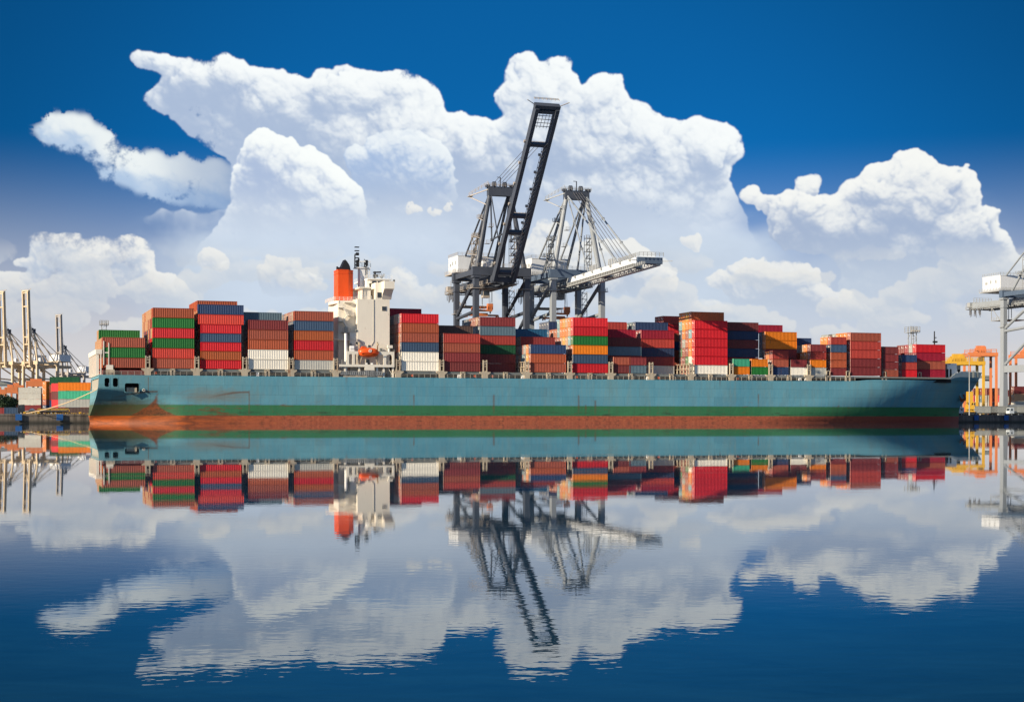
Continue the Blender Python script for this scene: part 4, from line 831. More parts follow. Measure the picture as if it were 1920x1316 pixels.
PAL = {'brown': sr((176, 88, 66)), 'rust brown': sr((190, 92, 58)), 'maroon': sr((140, 52, 54)), 'dark maroon': sr((122, 50, 50)), 'red': sr((226, 40, 50)), 'bright red': sr((222, 28, 42)), 'coral red': sr((228, 72, 58)),
       'crimson': sr((165, 24, 52)), 'green': sr((30, 120, 50)), 'dark green': sr((8, 82, 50)), 'navy': sr((44, 70, 112)), 'dark navy': sr((38, 60, 96)), 'blue-grey': sr((96, 122, 136)), 'slate blue': sr((62, 88, 118)),
       'white': sr((245, 238, 222), .9), 'pale grey': sr((206, 204, 194), .8), 'orange': sr((242, 132, 18)), 'turquoise': sr((70, 185, 145)), 'teal blue': sr((18, 92, 134)), 'orange-brown': sr((200, 100, 52)), 'tan': sr((214, 168, 128)), 'pale blue': sr((130, 180, 190)),
       'grey-brown': sr((92, 72, 66)), 'yellow': sr((235, 170, 50)), 'silver': sr((172, 174, 168), .8), 'brick red': sr((186, 66, 56))}
FAR = ['brown', 'rust brown', 'maroon', 'navy', 'dark maroon', 'orange', 'green', 'brown', 'red', 'blue-grey', 'brick red', 'slate blue', 'orange-brown', 'silver']
ORD = ['lowest', 'second', 'third', 'fourth', 'fifth', 'sixth', 'seventh', 'eighth']
ROW = ['near', 'second', 'third', 'fourth', 'fifth', 'sixth', 'seventh', 'eighth', 'ninth', 'tenth', 'eleventh', 'twelfth', 'thirteenth']
ZC = 16.6
cargo = []                                                            # (u, v, z, kind, H, colour, bay name, tier, row, door)
def stack(u, row, cols_, bay, kind='40', H=HQ, z=ZC, door=True, u_fix=None):
    zz_ = z
    for i, c in enumerate(cols_):
        k_, h_ = kind, H; c0 = c
        if isinstance(c, tuple): c0, k_, h_ = c
        cargo.append((u - (.75 if k_ == '45' else 0), .85 + row * RP, zz_, k_, h_, c0, bay, i, row, door)); zz_ += h_
def fill(u, rows, n, bay, kind='40', H=HQ, z=ZC, tops=(), door=True, below=None):
    """inner rows: n tiers each; tops gives the colours of the top tier(s), from the top down"""
    for r in rows:
        cs = [R.choice(below or FAR) for _ in range(n)]
        for k, tset in enumerate(tops):
            cs[n - 1 - k] = R.choice(tset) if isinstance(tset, (list, tuple)) else tset
        stack(u, r, cs, bay, kind, H, z, door)
b1 = 'aftmost bay over the stern'; u = P(193, .85)
stack(u, 0, ['brown', 'green', 'brown'], b1, door=False); fill(u, range(1, 6), 3, b1, tops=(['tan', 'tan', 'brown'], ['tan', 'brown']), door=False)
stack(u, 6, ['brown', 'tan', 'tan', 'green'], b1, door=False); fill(u, range(7, 10), 4, b1, tops=('tan', 'tan', 'tan'), door=False); fill(u, range(10, 13), 3, b1, tops=('tan', 'tan'), door=False)
b2 = 'second bay from the stern'; u = P(287, .85)
stack(u, 0, ['brown', 'coral red', 'green', 'red', 'green', 'rust brown'], b2, door=False)
fill(u, range(1, 13), 6, b2, tops=(['tan', 'tan', 'orange-brown'], ['tan', 'tan', 'brown'], ['tan', 'slate blue', 'orange-brown']), door=False)
b3 = 'third bay from the stern'; u = P(376.6, .85)
stack(u, 0, [(c, '40', SQ) for c in ('bright red', 'orange-brown', 'bright red', 'slate blue', 'red')] + [('coral red', '45', HQ), ('navy', '45', HQ)], b3, door=False)
fill(u, range(1, 3), 6, b3, H=HQ, tops=('navy',), door=False)
fill(u, range(3, 11), 7, b3, tops=(['rust brown', 'orange-brown'], ['tan', 'orange-brown'], 'dark navy'), door=False)
b4 = 'fourth bay from the stern'; u = P(466, .85)
stack(u, 0, ['white', 'white', 'rust brown', 'brown', 'maroon'], b4, door=False)
fill(u, range(1, 4), 5, b4, tops=('dark navy', 'dark navy'), door=False); fill(u, range(4, 9), 6, b4, tops=('blue-grey', 'dark navy'), door=False)
b5 = 'bay just behind the white tower'; u = P(552.5, .85)
stack(u, 0, ['pale grey', 'rust brown', 'bright red', 'orange-brown', 'slate blue', 'brown'], b5, door=False)
fill(u, range(1, 10), 6, b5, tops=(['orange-brown', 'brown', 'tan', 'slate blue'], 'dark navy'), door=True)
b6 = 'bay just ahead of the white tower'; u = P(753, .85)
stack(u, 0, ['white', 'white', 'slate blue', 'brown', 'rust brown', 'bright red'], b6)
stack(u, 1, ['silver', 'white', 'orange', 'orange', 'red', 'navy'], b6); stack(u, 2, ['silver', 'navy', 'orange', 'orange', 'orange', 'white'], b6); stack(u, 3, ['navy', 'brown', 'white', 'brown', 'tan', 'white'], b6)
fill(u, range(4, 8), 6, b6, tops=('navy', 'brown', 'dark navy')); fill(u, range(8, 12), 7, b6, tops=('crimson',))
b7 = 'second bay ahead of the tower'; u = P(832, .85)
stack(u, 0, ['dark maroon', 'maroon', 'brown', 'brick red'], b7); fill(u, range(1, 3), 4, b7, tops=('grey-brown',)); fill(u, range(3, 8), 5, b7, tops=('grey-brown', 'navy'))
b8 = 'third bay ahead of the tower'; u = P(914, .85)
stack(u, 3, ['dark maroon', 'dark maroon', 'dark green', 'brick red', 'blue-grey', 'maroon'], b8); fill(u, range(4, 11), 6, b8, tops=(['brown', 'tan', 'silver', 'slate blue'], ['slate blue', 'silver', 'blue-grey']))
b9 = 'fourth bay ahead of the tower'; u = P(995.7, .85)
stack(u, 0, ['brown', 'rust brown', 'navy'], b9); stack(u, 1, ['tan', 'yellow', 'orange'], b9); stack(u, 2, ['brown', 'slate blue', 'silver'], b9); stack(u, 3, ['silver', 'pale blue', 'brick red'], b9)
stack(u, 4, ['brown', 'orange', 'navy', 'maroon'], b9); fill(u, range(5, 7), 4, b9); stack(u, 7, ['navy', 'maroon', 'navy', 'maroon', 'teal blue'], b9); fill(u, range(8, 12), 5, b9, tops=('teal blue',))
b10 = 'tall bay left of the lowered boom'; b10 = 'fifth bay ahead of the tower'; u = P(1075, .85)
stack(u, 0, ['bright red', 'slate blue', 'orange', 'green', 'bright red', 'red'], b10); stack(u, 1, ['navy', 'slate blue', 'maroon', 'pale blue', 'tan', 'orange'], b10); stack(u, 2, ['navy', 'navy', 'silver', 'tan', 'orange', 'tan'], b10)
stack(u, 3, ['navy', 'brown', 'pale blue', 'yellow', 'orange', 'yellow'], b10); stack(u, 4, ['navy', 'brown', 'orange', 'tan', 'orange', 'orange'], b10); stack(u, 5, ['navy', 'navy', 'brown', 'brick red', 'pale blue', 'pale blue'], b10)
fill(u, range(6, 9), 5, b10, tops=(['brown', 'orange-brown'], 'brick red')); fill(u, range(9, 13), 6, b10, tops=('navy', 'teal blue'))
b11 = 'bay right below the lowered boom'; b11 = 'sixth bay ahead of the tower'; u = P(1151, .85); u2 = P(1180.5, .85)
for r in (0, 1):
    stack(u, r, ['dark maroon', 'brown'] if r == 0 else ['maroon', 'dark maroon'], b11, '20', SQ); stack(u2, r, ['blue-grey', 'maroon'] if r == 0 else ['navy', 'maroon'], b11 + ', forward half', '20', SQ)
stack(u, 2, ['maroon', 'maroon', 'blue-grey', 'dark maroon'], b11); fill(u, range(3, 4), 4, b11); fill(u, range(4, 7), 5, b11, tops=('crimson', 'maroon')); fill(u, range(7, 11), 6, b11, tops=(['brick red', 'brown'],))
b12 = 'seventh bay ahead of the tower'; u = P(1226, .85)
stack(u, 4, ['pale grey', 'maroon', 'dark navy', 'brick red', 'crimson'], b12); fill(u, (5,), 5, b12, tops=('crimson',)); stack(u, 6, ['brown', 'brown', 'maroon', 'brown', 'maroon', 'navy'], b12); fill(u, range(7, 10), 6, b12, tops=(['silver', 'brick red', 'blue-grey'],))
b13 = 'tallest bay right of the cranes'; u = P(1303, .85)
stack(u, 0, ['white', 'bright red', 'bright red', 'bright red', 'bright red', 'bright red'], b13)
stack(u, 1, ['silver', 'white', 'orange', 'orange', 'pale blue', 'orange', 'orange-brown'], b13); stack(u, 2, ['brown', 'green', 'maroon', 'orange-brown', 'brown', 'orange', 'yellow'], b13)
stack(u, 3, ['brown', 'maroon', 'brown', 'silver', 'orange', 'yellow', 'orange'], b13); stack(u, 4, ['brown', 'brown', 'green', 'maroon', 'slate blue', 'pale blue', 'orange'], b13)
fill(u, range(9, 10), 4, b13, tops=('navy',)); fill(u, range(10, 13), 7, b13, tops=('brick red', 'red', 'brown', 'dark navy', 'dark navy'))
b14 = 'first bay ahead of the tall red stack'; u = P(1375.5, .85); u2 = P(1410, .85)
stack(u, 0, ['orange', 'turquoise'], b14, '20', SQ); stack(u2, 0, ['green', 'orange'], b14 + ', forward half', '20', SQ)
fill(u, (1,), 2, b14, '20', SQ); fill(u2, (1,), 2, b14 + ', forward half', '20', SQ); stack(u, 2, ['brown', 'crimson', 'dark navy', 'dark maroon', 'dark navy', 'dark maroon'], b14); fill(u, range(3, 6), 6, b14, tops=('dark maroon',))
b15 = 'second bay ahead of the tall red stack'; u = P(1449, .85); u2 = P(1483.5, .85)
stack(u, 0, ['navy', 'brown', ('brick red', '20', HQ)], b15, '20', SQ); stack(u2, 0, ['white', 'maroon'], b15 + ', forward half', '20', SQ); fill(u, (1,), 3, b15, '20', SQ, tops=('orange',)); fill(u2, (1,), 2, b15 + ', forward half', '20', SQ)
stack(u, 2, ['brown', 'dark maroon', 'maroon', 'orange', 'orange'], b15); fill(u, range(3, 6), 5, b15, tops=('navy', 'navy')); fill(u, range(6, 10), 6, b15, tops=('crimson',))
b16 = 'third bay ahead of the tall red stack'; u = P(1520.4, .85)
stack(u, 0, ['pale grey', 'orange', 'brick red', 'maroon'], b16, '20', SQ); stack(u, 1, ['silver', 'brown', 'orange', 'orange'], b16, '20', SQ); stack(u, 2, ['silver', 'brown', 'orange', 'tan'], b16, '20', SQ)
stack(u, 4, ['maroon', 'brown', 'brown', 'silver', 'navy'], b16, '20', SQ); fill(u, range(5, 9), 5, b16, '20', SQ, tops=(['silver', 'blue-grey'], 'brick red'))
b17 = 'narrow bay under the orange-ended stacks'; b17 = 'fourth bay ahead of the tall red stack'; u = P(1558.7, .85)
stack(u, 0, ['maroon', 'rust brown', 'rust brown', 'slate blue', 'brick red'], b17, '20', SQ); stack(u, 1, ['brown', 'navy', 'orange', 'navy', 'orange'], b17, '20', SQ); stack(u, 2, ['brown', 'navy', 'brown', 'navy', 'orange'], b17, '20', SQ)
b18 = 'tall brown bay near the bow'; u = P(1595.5, .85)
stack(u, 0, ['maroon', 'maroon', 'brick red', 'brick red', 'brown'], b18); stack(u, 1, ['navy', 'navy', 'navy', 'brown', 'orange'], b18); stack(u, 2, ['navy'] * 4 + ['orange'], b18); stack(u, 3, ['navy'] * 4 + ['orange'], b18); fill(u, range(4, 8), 5, b18, tops=(['silver', 'grey-brown'],))
b19 = 'second bay from the bow'; u = P(1656, 1.8)
def stackv(u, v, cs, bay, kind='40', H=HQ, z=16.3, row=0):
    for i, c in enumerate(cs): cargo.append((u, v, z + i * H, kind, H, c, bay, i, row, True))
stackv(u, 1.6, ['brown', 'maroon', 'maroon', 'dark maroon'], b19, '20', SQ); stackv(u, 4.1, ['brown', 'maroon', 'red', 'brown'], b19, '20', SQ, row=1)
b20 = 'blue-topped short bay by the bow'; u = P(1691.5, 3.0)
stackv(u, 3.0, ['bright red', 'brick red', 'navy'], b20, '20', SQ)
b21 = 'foremost bay at the bow'; u = P(1726, 3)
stackv(u, 5.6, ['crimson', 'brown', 'crimson', 'bright red'], b21, '40', 3.02)
for r, c in enumerate(['silver', 'crimson', 'maroon', 'maroon', 'turquoise', 'red', 'brown']):
    stackv(u, 8.1 + r * RP, [R.choice(FAR), 'navy', 'maroon', c], b21, '40', 3.02, row=r + 1)
# keep only what can be seen from the viewpoint (or a step or two to either side of it)
bv, bf = [], []
def bbox_add(x0, y0, z0, x1, y1, z1):
    k = len(bv); bv.extend([(x, y, z) for z in (z0, z1) for y in (y0, y1) for x in (x0, x1)])
    bf.extend([tuple(i + k for i in f) for f in ((0, 2, 3, 1), (4, 5, 7, 6), (0, 1, 5, 4), (2, 6, 7, 3), (0, 4, 6, 2), (1, 3, 7, 5))])
for c in cargo: bbox_add(c[0], c[1], c[2], c[0] + LEN[c[3]], c[1] + CWD, c[2] + c[4])
bbox_add(T0, 3.5, 14, T1, BM_ - 3.5, zt); bbox_add(c0, 6, 14, c1, 20, zc); bbox_add(0, 0.1, 0, 320, .3, 14.4)
bvh = BVHTree.FromPolygons([Vector(v) for v in bv], bf)
inv = SHIP.matrix_world if False else Matrix.Translation(SHIP.location) @ Matrix.Rotation(TH, 4, 'Z'); inv = inv.inverted()
eyes = [inv @ Vector((dx, 0, HC)) for dx in (-10, 0, 10)]
def area_seen(c):
    u, v, z, k_, h_ = c[:5]; L = LEN[k_]; n = 0
    pts = [((u + L * (i + .5) / 6, v - .03, z + h_ * (j + .5) / 3), 0) for i in range(6) for j in range(3)] + [((u - .03, v + CWD * (i + .5) / 3, z + h_ * (j + .5) / 3), 1) for i in range(3) for j in range(3)]
    p_ = W(u, v); t_ = p_.x / p_.y; wa = L * (math.cos(TH) - t_ * math.sin(TH)) / 18; wb = CWD * (math.sin(TH) + t_ * math.cos(TH)) / 9
    for p, q in pts:
        for e in eyes:
            d = e - Vector(p); h = bvh.ray_cast(Vector(p), d.normalized(), d.length)
            if h[0] is None: n += wa if q == 0 else wb; break
    return n
seen = [(area_seen(c), c) for c in cargo]
seen = [s for s in seen if s[0] > 0]
seen.sort(key=lambda s: -s[0]); print('containers visible', len(seen), 'of', len(cargo))
rest = seen[292:]; seen = seen[:292]
# beyond the 292 that show largest, the narrow end doors of the inner rows are one object
q = MB(); names = sorted(set(c[5] for a_, c in rest)); K = len(names)
for a_, c in rest:
    u, v, z, k_, h_, cn = c[:6]; i_ = names.index(cn); L = LEN[k_]
    q.box(u + .06, v + .03, z + .06, u + L - .03, v + CWD - .03, z + h_ - .08, i_)
    for y in (0, CWD - .16): q.box(u, v + y, z + .02, u + .18, v + y + .16, z + h_ - .035, i_)
    q.box(u, v + .16, z + h_ - .17, u + .1, v + CWD - .16, z + h_ - .036, i_)
    if c[9]:
        for y in (.36, .88, 1.56, 2.08): q.box(u + .0, v + y - .035, z + .1, u + .05, v + y + .035, z + h_ - .12, K)
        q.box(u + .03, v + 1.66, z + h_ * .64, u + .055, v + 1.98, z + h_ * .64 + .42, K + 1)
    else:
        for k in range(6): q.box(u + .01, v + .2 + k * .34, z + .15, u + .06, v + .37 + k * .34, z + h_ - .2, i_)
ms_ = [mat('inner_row_' + n_.replace(' ', '_').replace('-', '_'), PAL[n_], .5, var=.13, streak=.22) for n_ in names] + [M['rods'], M['contlabel']]
tag(q.build('inner_containers', ms_, loc=W(0, 0), rz=TH), 'inner rows of containers on the ship, seen only as narrow end faces', 'containers', kind='stuff')
for a_, c in seen:
    u, v, z, k_, h_, cn, bay, tier, row, door = c
    o = bpy.data.objects.new('shipping_container', cm(k_, h_, door)); COL.objects.link(o)
    o.location = W(u, v, z); o.rotation_euler = (0, 0, TH); o.color = (*PAL[cn], 1)
    size = {'40': 'long', '45': 'overhanging longest', '20': 'short'}[k_]
    art = 'near-side row' if row == 0 else ROW[row] + ' row in'
    bay_ = bay.replace('ahead of the tower', 'ahead of the tower').replace(', forward half', '')
    if 'forward half' in bay: size = 'forward ' + size
    lab = f'{size} {cn} container, {ORD[tier]} tier, {art}, {bay_}'
    if len(lab.split()) > 16: lab = lab.replace('the ', '')
    if len(lab.split()) > 16: lab = lab.replace('near-side row', 'nearest row').replace('just ', '')
    tag(o, lab, 'container', 'shipping containers stacked on the ship')
    if door:
        d = bpy.data.objects.new('container_door', dm(h_)); COL.objects.link(d); d.parent = o; d.color = o.color
# ================================================================ THE PORT
QV = 35.2                                                            # quay edge, metres beyond the ship's near side
q = MB(); q.box(-1500, QV, -6, 2500, QV + 1.2, 2.75); q.box(-1500, QV - .12, 2.35, 2500, QV, 2.7)
q.build('quay_wall', M['concrete'], loc=W(0, 0), rz=TH); tag(bpy.data.objects['quay_wall'], 'stained concrete quay wall running behind the ship along the waterline', 'quay wall')
asph = mat('yard_asphalt', (.075, .072, .068), .9, var=.3, sc=.05, streak=0)
q = MB(); q.box(-9000, QV + 1.2, -5, 12000, 14000, 2.7); tag(q.build('ground', asph, loc=W(0, 0), rz=TH), kind='structure')
q = MB(); q.box(-600, QV + .1, 2.75, 900, QV + .5, 3.0); tag(q.build('quay_kerb', M['concrete'], loc=W(0, 0), rz=TH), 'low rusty kerb along the top of the quay wall', 'kerb')
for px in (-20, 35, 112, 1829, 1885, 1940):
    u = P(px, QV); f = root('quay_fender', W(u, QV - .5, 0), TH, 'blue fender panel on the quay wall ' + {-20: 'beyond the left edge', 35: 'at the far left, below the blue container', 112: 'left of the stern under the mooring rope', 1829: 'right of the bow below the white truck', 1885: 'at the right below the crane leg', 1940: 'beyond the right edge'}[px], 'fender', 'blue fenders on the quay wall')
    MB().box(-1.0, -.25, .9, 1.0, .1, 2.9).build('fender_panel', M['fender'], f); MB().tube((-.5, .1, 1.8), (-.5, .6, 1.8), .3, 8).tube((.5, .1, 1.8), (.5, .6, 1.8), .3, 8).build('rubber_cone', M['rubber'], f)
MB_l = None
# ---------------------------------------------------------------- ship-to-shore cranes
def sts(label, loc, rz, boom_deg, C1, C2, CH, group='quay cranes', name='quay_crane', detail=1, width=18.6, gauge=23, stays=True, reach=21):
    """local frame: x along the quay, +y landwards, origin between the waterside legs"""
    r = root(name, loc, rz, label, 'crane', group); hw = width / 2; c1, c2, chs = M[C1], M[C2], M[CH]
    ZB, ZT = 48.6, 51.6
    for sx in (-1, 1):
        for y in (0, gauge):
            q = MB(); lean = .5 * sx
            q.beam((sx * hw - lean * .0, y, 17.5), (sx * hw, y, ZB - .2), 1.75, 2.2, up=(0, 1, 0)); q.beam((sx * hw, y, 1.5), (sx * hw, y, 19), 2.5, 2.6, up=(0, 1, 0), w2=1.9, h2=2.3)
            q.cb((sx * hw, y, ZB - .5), (2.7, 2.9, .7)); q.cb((sx * hw, y, ZB - 4), (2.2, 2.5, .3))
            q.build('leg', [c1], r)
            if detail:
                q = MB()
                for k in range(4): q.cb((sx * hw + (k - 1.5) * 1.5, y, .55), (1.1, .8, .8)); q.tube((sx * hw + (k - 1.5) * 1.5, y - .35, .45), (sx * hw + (k - 1.5) * 1.5, y + .35, .45), .4, 8)
                q.cb((sx * hw, y, 1.3), (6, 1.2, .9)); q.build('bogie', chs, r)
    q = MB()
    for y in (0, gauge): q.box(-hw - 1.5, y - 1.1, ZB, hw + 1.5, y + 1.1, ZT - .15 * (y > 0))
    for sx in (-1, 1): q.box(sx * hw - .7, 1.1, ZB + .4, sx * hw + .7, gauge - 1.1, ZB + 2.2)
    builds(q, 'portal_beam', c2, r)
    q = MB()
    for sx in (-1, 1):
        q.beam((sx * hw, .8, 19.2), (sx * hw, gauge - .8, 19.2), 1.5, 2.8); q.tube((sx * hw, 1, 36.2), (sx * hw, gauge - .5, 34.8), .62, 10)
    q.box(-hw, gauge - .9, 3, hw, gauge + .9, 4.6); q.box(-hw, -.9, 3, hw, .9, 4.6); builds(q, 'tie_beam', c1, r)
    q = MB()
    for sx in (-1, 1):
        q.tube((sx * hw, 1, ZB - 1.5), (sx * hw, gauge - 1, 36), .62, 10); q.tube((sx * hw, 1, 34.5), (sx * hw, gauge - 1, 21.2), .6, 10)
    builds(q, 'diagonal_brace', c1, r)
    # trolley girders: twin boxes from the back reach to the hinge
    q = MB(); gb = gauge + reach; gx = 3.5
    for sx in (-1, 1): q.box(sx * gx - .65, -2.5, ZB - 2.7, sx * gx + .65, gb, ZB - .1)
    for y in (-1.8, 8, 16, gauge + 8, gb - .6): q.box(-gx, y - .5, ZB - 2.3, gx, y + .5, ZB - .6)
    builds(q, 'trolley_girder', c1, r)
    if detail:
        q = MB()
        for sx in (-1, 1):
            x = sx * (gx + 1.6)
            q.box(x - .6, -2, ZB - 2.8, x + .6, gb, ZB - 2.65); q.rail((x + .55 * sx, -2, ZB - 2.65), (x + .55 * sx, gb, ZB - 2.65), 1.1, 2.2, .07)
            for k in range(int((gb + 2) / 1.7)): q.box(x - .75 * (sx > 0) - .1, -1.6 + k * 1.7, ZB - 3.3, x + .1, -1.1 + k * 1.7, ZB - 2.8)
        q.rail((-5.5, gb, ZB - 2.6), (5.5, gb, ZB - 2.6), 2.4, 1.4, .09); q.box(-5.6, gb - .4, ZB - 2.9, 5.6, gb + .4, ZB - 2.6)
        q.rail((-4.5, gb - 4, ZB), (4.5, gb - 4, ZB), 2.0, 1.3, .09); q.cb((-4.4, gb - 1.5, ZB - 1.0), (1.8, 2.0, 2.2)); q.cb((4.6, gb - 2.5, ZB - .6), (1.4, 2.2, 1.8)); q.cb((0, gb - .2, ZB - .2), (3.5, 1.4, 1.4))
        q.build('girder_walkway', chs, r)
        q = MB()                                                     # the hanging maintenance cage under the back reach
        y0, y1 = gauge + 2.5, gauge + 14
        for y in (y0, y1): q.beam((-5, y, ZB - 2.8), (-5, y, ZB - 8.6), .22); q.beam((5, y, ZB - 2.8), (5, y, ZB - 8.6), .22)
        q.beam((-5, y1, ZB - 3), (-5, y0 + 6, ZB - 8.5), .2); q.rail((-5, y0, ZB - 8.6), (-5, y1, ZB - 8.6), 1.3, 1.6, .09); q.box(-5.4, y0, ZB - 8.8, 5.4, y1, ZB - 8.6); q.build('maintenance_cage', chs, r)
        q = MB()
        for k in range(12): q.tube((-5.6 + .9 * (k % 4), gb - 9 + k * .8, ZB - 2.9), (-5.5 + .9 * (k % 4), gb - 9 + k * .8, ZB - 5 - 1.4 * ((k * 7) % 5) / 4), .13, 6)
        builds(q, 'festoon_cable', M['cable'], r)
    # machinery house on the back reach
    y0, y1 = gauge + 5, gauge + 17
    q = MB(); q.box(-7.2, y0, ZT + .6, 7.4, y1, ZT + 6.6); q.box(-7.3, y0 - .1, ZT + 6.6, 7.5, y1 + .1, ZT + 6.85)
    h = q.build('machinery_house', M['steelw'], r)
    MB().rail((-7.3, y0 - .1, ZT + 6.85), (-7.3, y1, ZT + 6.85), 1.1, 1.5, .07).rail((-7.3, y0 - .1, ZT + 6.85), (7.5, y0 - .1, ZT + 6.85), 1.1, 1.6, .07).build('roof_railing', chs, h)
    q = MB(); q.cb((-7.26, y0 + 3, ZT + 4.4), (.12, .9, 1.3)); q.cb((-7.26, y1 - 2.6, ZT + 4), (.12, 1.6, 1)); q.cb((-7.3, y0 + 6.4, ZT + 4.4), (.2, .8, 1.3)); q.build('louvre', M['galv'], h)
    MB().box(-8.4, y0 - .8, ZT + .1, 8.4, y1 + .8, ZT + .6).rail((-8.4, y0 - .8, ZT + .6), (8.4, y0 - .8, ZT + .6), 1.1, 1.8, .07).rail((-8.4, y0 - .8, ZT + .6), (-8.4, y1 + .8, ZT + .6), 1.1, 1.8, .07).build('house_platform', chs, r)
    MB().cb((-1.5, gauge * .55, ZT + 1.7), (3.2, 3, 3.2)).build('electrical_cabin', M['steelw'], r)
    # A-frame
    ZA = 78.2; ya = 1.0; q = MB()
    for sx in (-1, 1):
        q.tube((sx * (hw - .6), .6, ZT - .2), (sx * 3.7, ya, ZA), .95, 12, r2=.75)
    builds(q, 'mast_leg', c1, r)
    q = MB()
    for sx in (-1, 1):
        q.tube((sx * 4.4, gauge + 1, ZT), (sx * 3.4, ya + .5, ZA), .5, 10); q.tube((sx * 4.4, 11.5, ZT - .3), (sx * 3.5, ya + .3, ZA - 1.0), .34, 8)
        q.tube((sx * 4.6, gauge + 14, ZT), (sx * 3.4, ya + .8, ZA), .34, 8)
    builds(q, 'back_stay', c1, r)
    q = MB(); q.box(-4.6, ya - 1.0, ZA - 1.6, 4.6, ya + 1.2, ZA + 1.5)
    for x in (-2.3, 1.6): q.tube((x - .5, ya, ZA + 2.2), (x + .5, ya, ZA + 2.2), 1.25, 14)
    q.cb((4.4, ya, ZA + 1.9), (1.6, 1.6, 1.2)); q.cb((-4.6, ya, ZA + 1.7), (1.4, 1.6, .9)); q.beam((0, ya, ZA + 1.5), (0, ya, ZA + 5), .3); q.beam((0, ya, ZA + 5), (-1.2, ya, ZA + 5), .2)
    q.build('apex_head', M['steel'], r)
    if detail:
        q = MB(); q.beam((-4.5, ya, ZA + .6), (-9.6, ya + 6, ZA - 1.2), .3); q.beam((-5, ya, ZA - 4.8), (-9.6, ya + 6, ZA - 1.4), .3)
        q.rail((-9.6, ya + 6, ZA - 1.2), (-4.5, ya, ZA + 2.2), 1.2, 1.3, .08); q.box(-10, ya + 4.6, ZA - 1.4, -8.4, ya + 7, ZA - 1.2)
        q.rail((-4.8, ya - 1.4, ZA + 1.6), (5.2, ya - 1.4, ZA + 1.6), 1.1, 1.2, .07); q.rail((-4.8, ya + 1.6, ZA + 1.6), (5.2, ya + 1.6, ZA + 1.6), 1.1, 1.2, .07)
        q.build('apex_platform', chs, r)
        for k, t_ in enumerate((.24, .46, .68)):                         # landings on the back stays and legs
            px_, py_, pz_ = -4.4 + 1.0 * t_, (gauge + 1) * (1 - t_) + ya * t_, ZT + (ZA - ZT) * t_
            q = MB(); q.box(px_ - 2.2, py_ - 1, pz_ - .15, px_ + .8, py_ + 1, pz_).rail((px_ - 2.2, py_ - 1, pz_), (px_ + .8, py_ - 1, pz_), 1.2, 1, .08).rail((px_ - 2.2, py_ + 1, pz_), (px_ + .8, py_ + 1, pz_), 1.2, 1, .08)
            q.beam((px_ - 2, py_, pz_), (-hw + .6 + 5.5 * t_, .6, pz_ - 2.5), .22); q.build('stay_landing', chs, r)
            lx = -(hw - .6) + (hw - 4.3) * t_; q = MB(); q.box(lx + .7, -.6, pz_ - .12 - 4, lx + 2.3, 1.4, pz_ - 4).rail((lx + .7, -.6, pz_ - 4), (lx + 2.3, -.6, pz_ - 4), 1.1, .8, .07); q.build('leg_landing', chs, r)
        for (x, y) in ((-5.2, 14), (5.6, 4)):
            q = MB()                                                 # ladder towers on the girder
            for k in range(5):
                z = ZT + k * 2.4; q.cb((x, y, z + 2.3), (2.2, 2.2, .14)); q.rail((x - 1.1, y - 1.1, z + 2.3), (x + 1.1, y - 1.1, z + 2.3), 1.1, 1.1, .08); q.beam((x - .9, y - .8, z), (x + .9, y - .8, z + 2.3), .3)
            for dx in (-1, 1):
                for dy in (-1, 1): q.beam((x + dx, y + dy, ZT), (x + dx, y + dy, ZT + 13), .16)
            q.build('stair_tower', chs, r)
        q = MB(); q.rail((-hw - 1.4, -1.1, ZT), (hw + 1.4, -1.1, ZT), 1.15, 1.6, .07); q.rail((-hw - 1.4, gauge - 1.1, ZT), (hw + 1.4, gauge - 1.1, ZT), 1.15, 1.6, .07)
        for sx in (-1, 1): q.rail((sx * (hw + 1.6), -1.4, ZB - 4.4), (sx * (hw + 1.6), 1.4, ZB - 4.4), 1.2, 1.2, .07); q.box(sx * hw - 1.9, -1.6, ZB - 4.6, sx * hw + 1.9, 1.6, ZB - 4.4)
        q.rail((-hw - 1.3, gauge - 1.5, 36.6), (-hw + 1.3, gauge - 1.5, 36.6), 1.2, .9, .07); q.box(-hw - 1.5, gauge - 1.6, 36.4, -hw + 1.5, gauge + 1.6, 36.6)
        q.build('portal_railing', chs, r)
        q = MB()                                                     # lift tower beside the landside leg
        x, y = hw + 2.2, gauge
        for k in range(18): z = 8 + k * 2.2; q.cb((x, y, z), (2.0, 2.0, .12)); q.beam((x - .8, y - .9, z), (x + .8, y - .9, z + 2.2), .16)
        for dx in (-1, 1): q.beam((x + dx * .95, y - .9, 8), (x + dx * .95, y - .9, 46), .2)
        q.cb((x, y, 31), (1.7, 1.7, 2.6)); q.build('access_stair', chs, r)
    # boom
    bo = root('boom', (0, -2.8, ZB - 1.4)); bo.parent = r; bo.rotation_euler = (math.radians(-boom_deg), 0, 0); BL = (67 if boom_deg > 20 else 59)
    q = MB()
    for sx in (-1, 1):
        q.box(sx * 3.5 - .62, -BL, -1.35, sx * 3.5 + .62, .2, 1.25)
    builds(q, 'boom_girder', c2 if boom_deg > 20 else M['steelw'], bo)
    q = MB()
    for y in ((-3, -19.5, -BL * .39, -BL * .80, -BL + 1.2)): q.box(-3.5, y - .55, -.9, 3.5, y + .55, .7)
    q.box(-4.3, -BL - 1.2, -.9, 4.3, -BL, 1.1); builds(q, 'boom_cross_beam', c2, bo)
    q = MB()
    q.rail((-4.2, -BL - 2.2, 1.3), (4.2, -BL - 2.2, 1.3), 1.3, 1.2, .09); q.rail((-3.4, -BL * .8, .8), (3.4, -BL * .8, .8), 1.2, 1.1, .09); q.rail((-3.4, -BL * .39, .8), (3.4, -BL * .39, .8), 1.2, 1.1, .09)
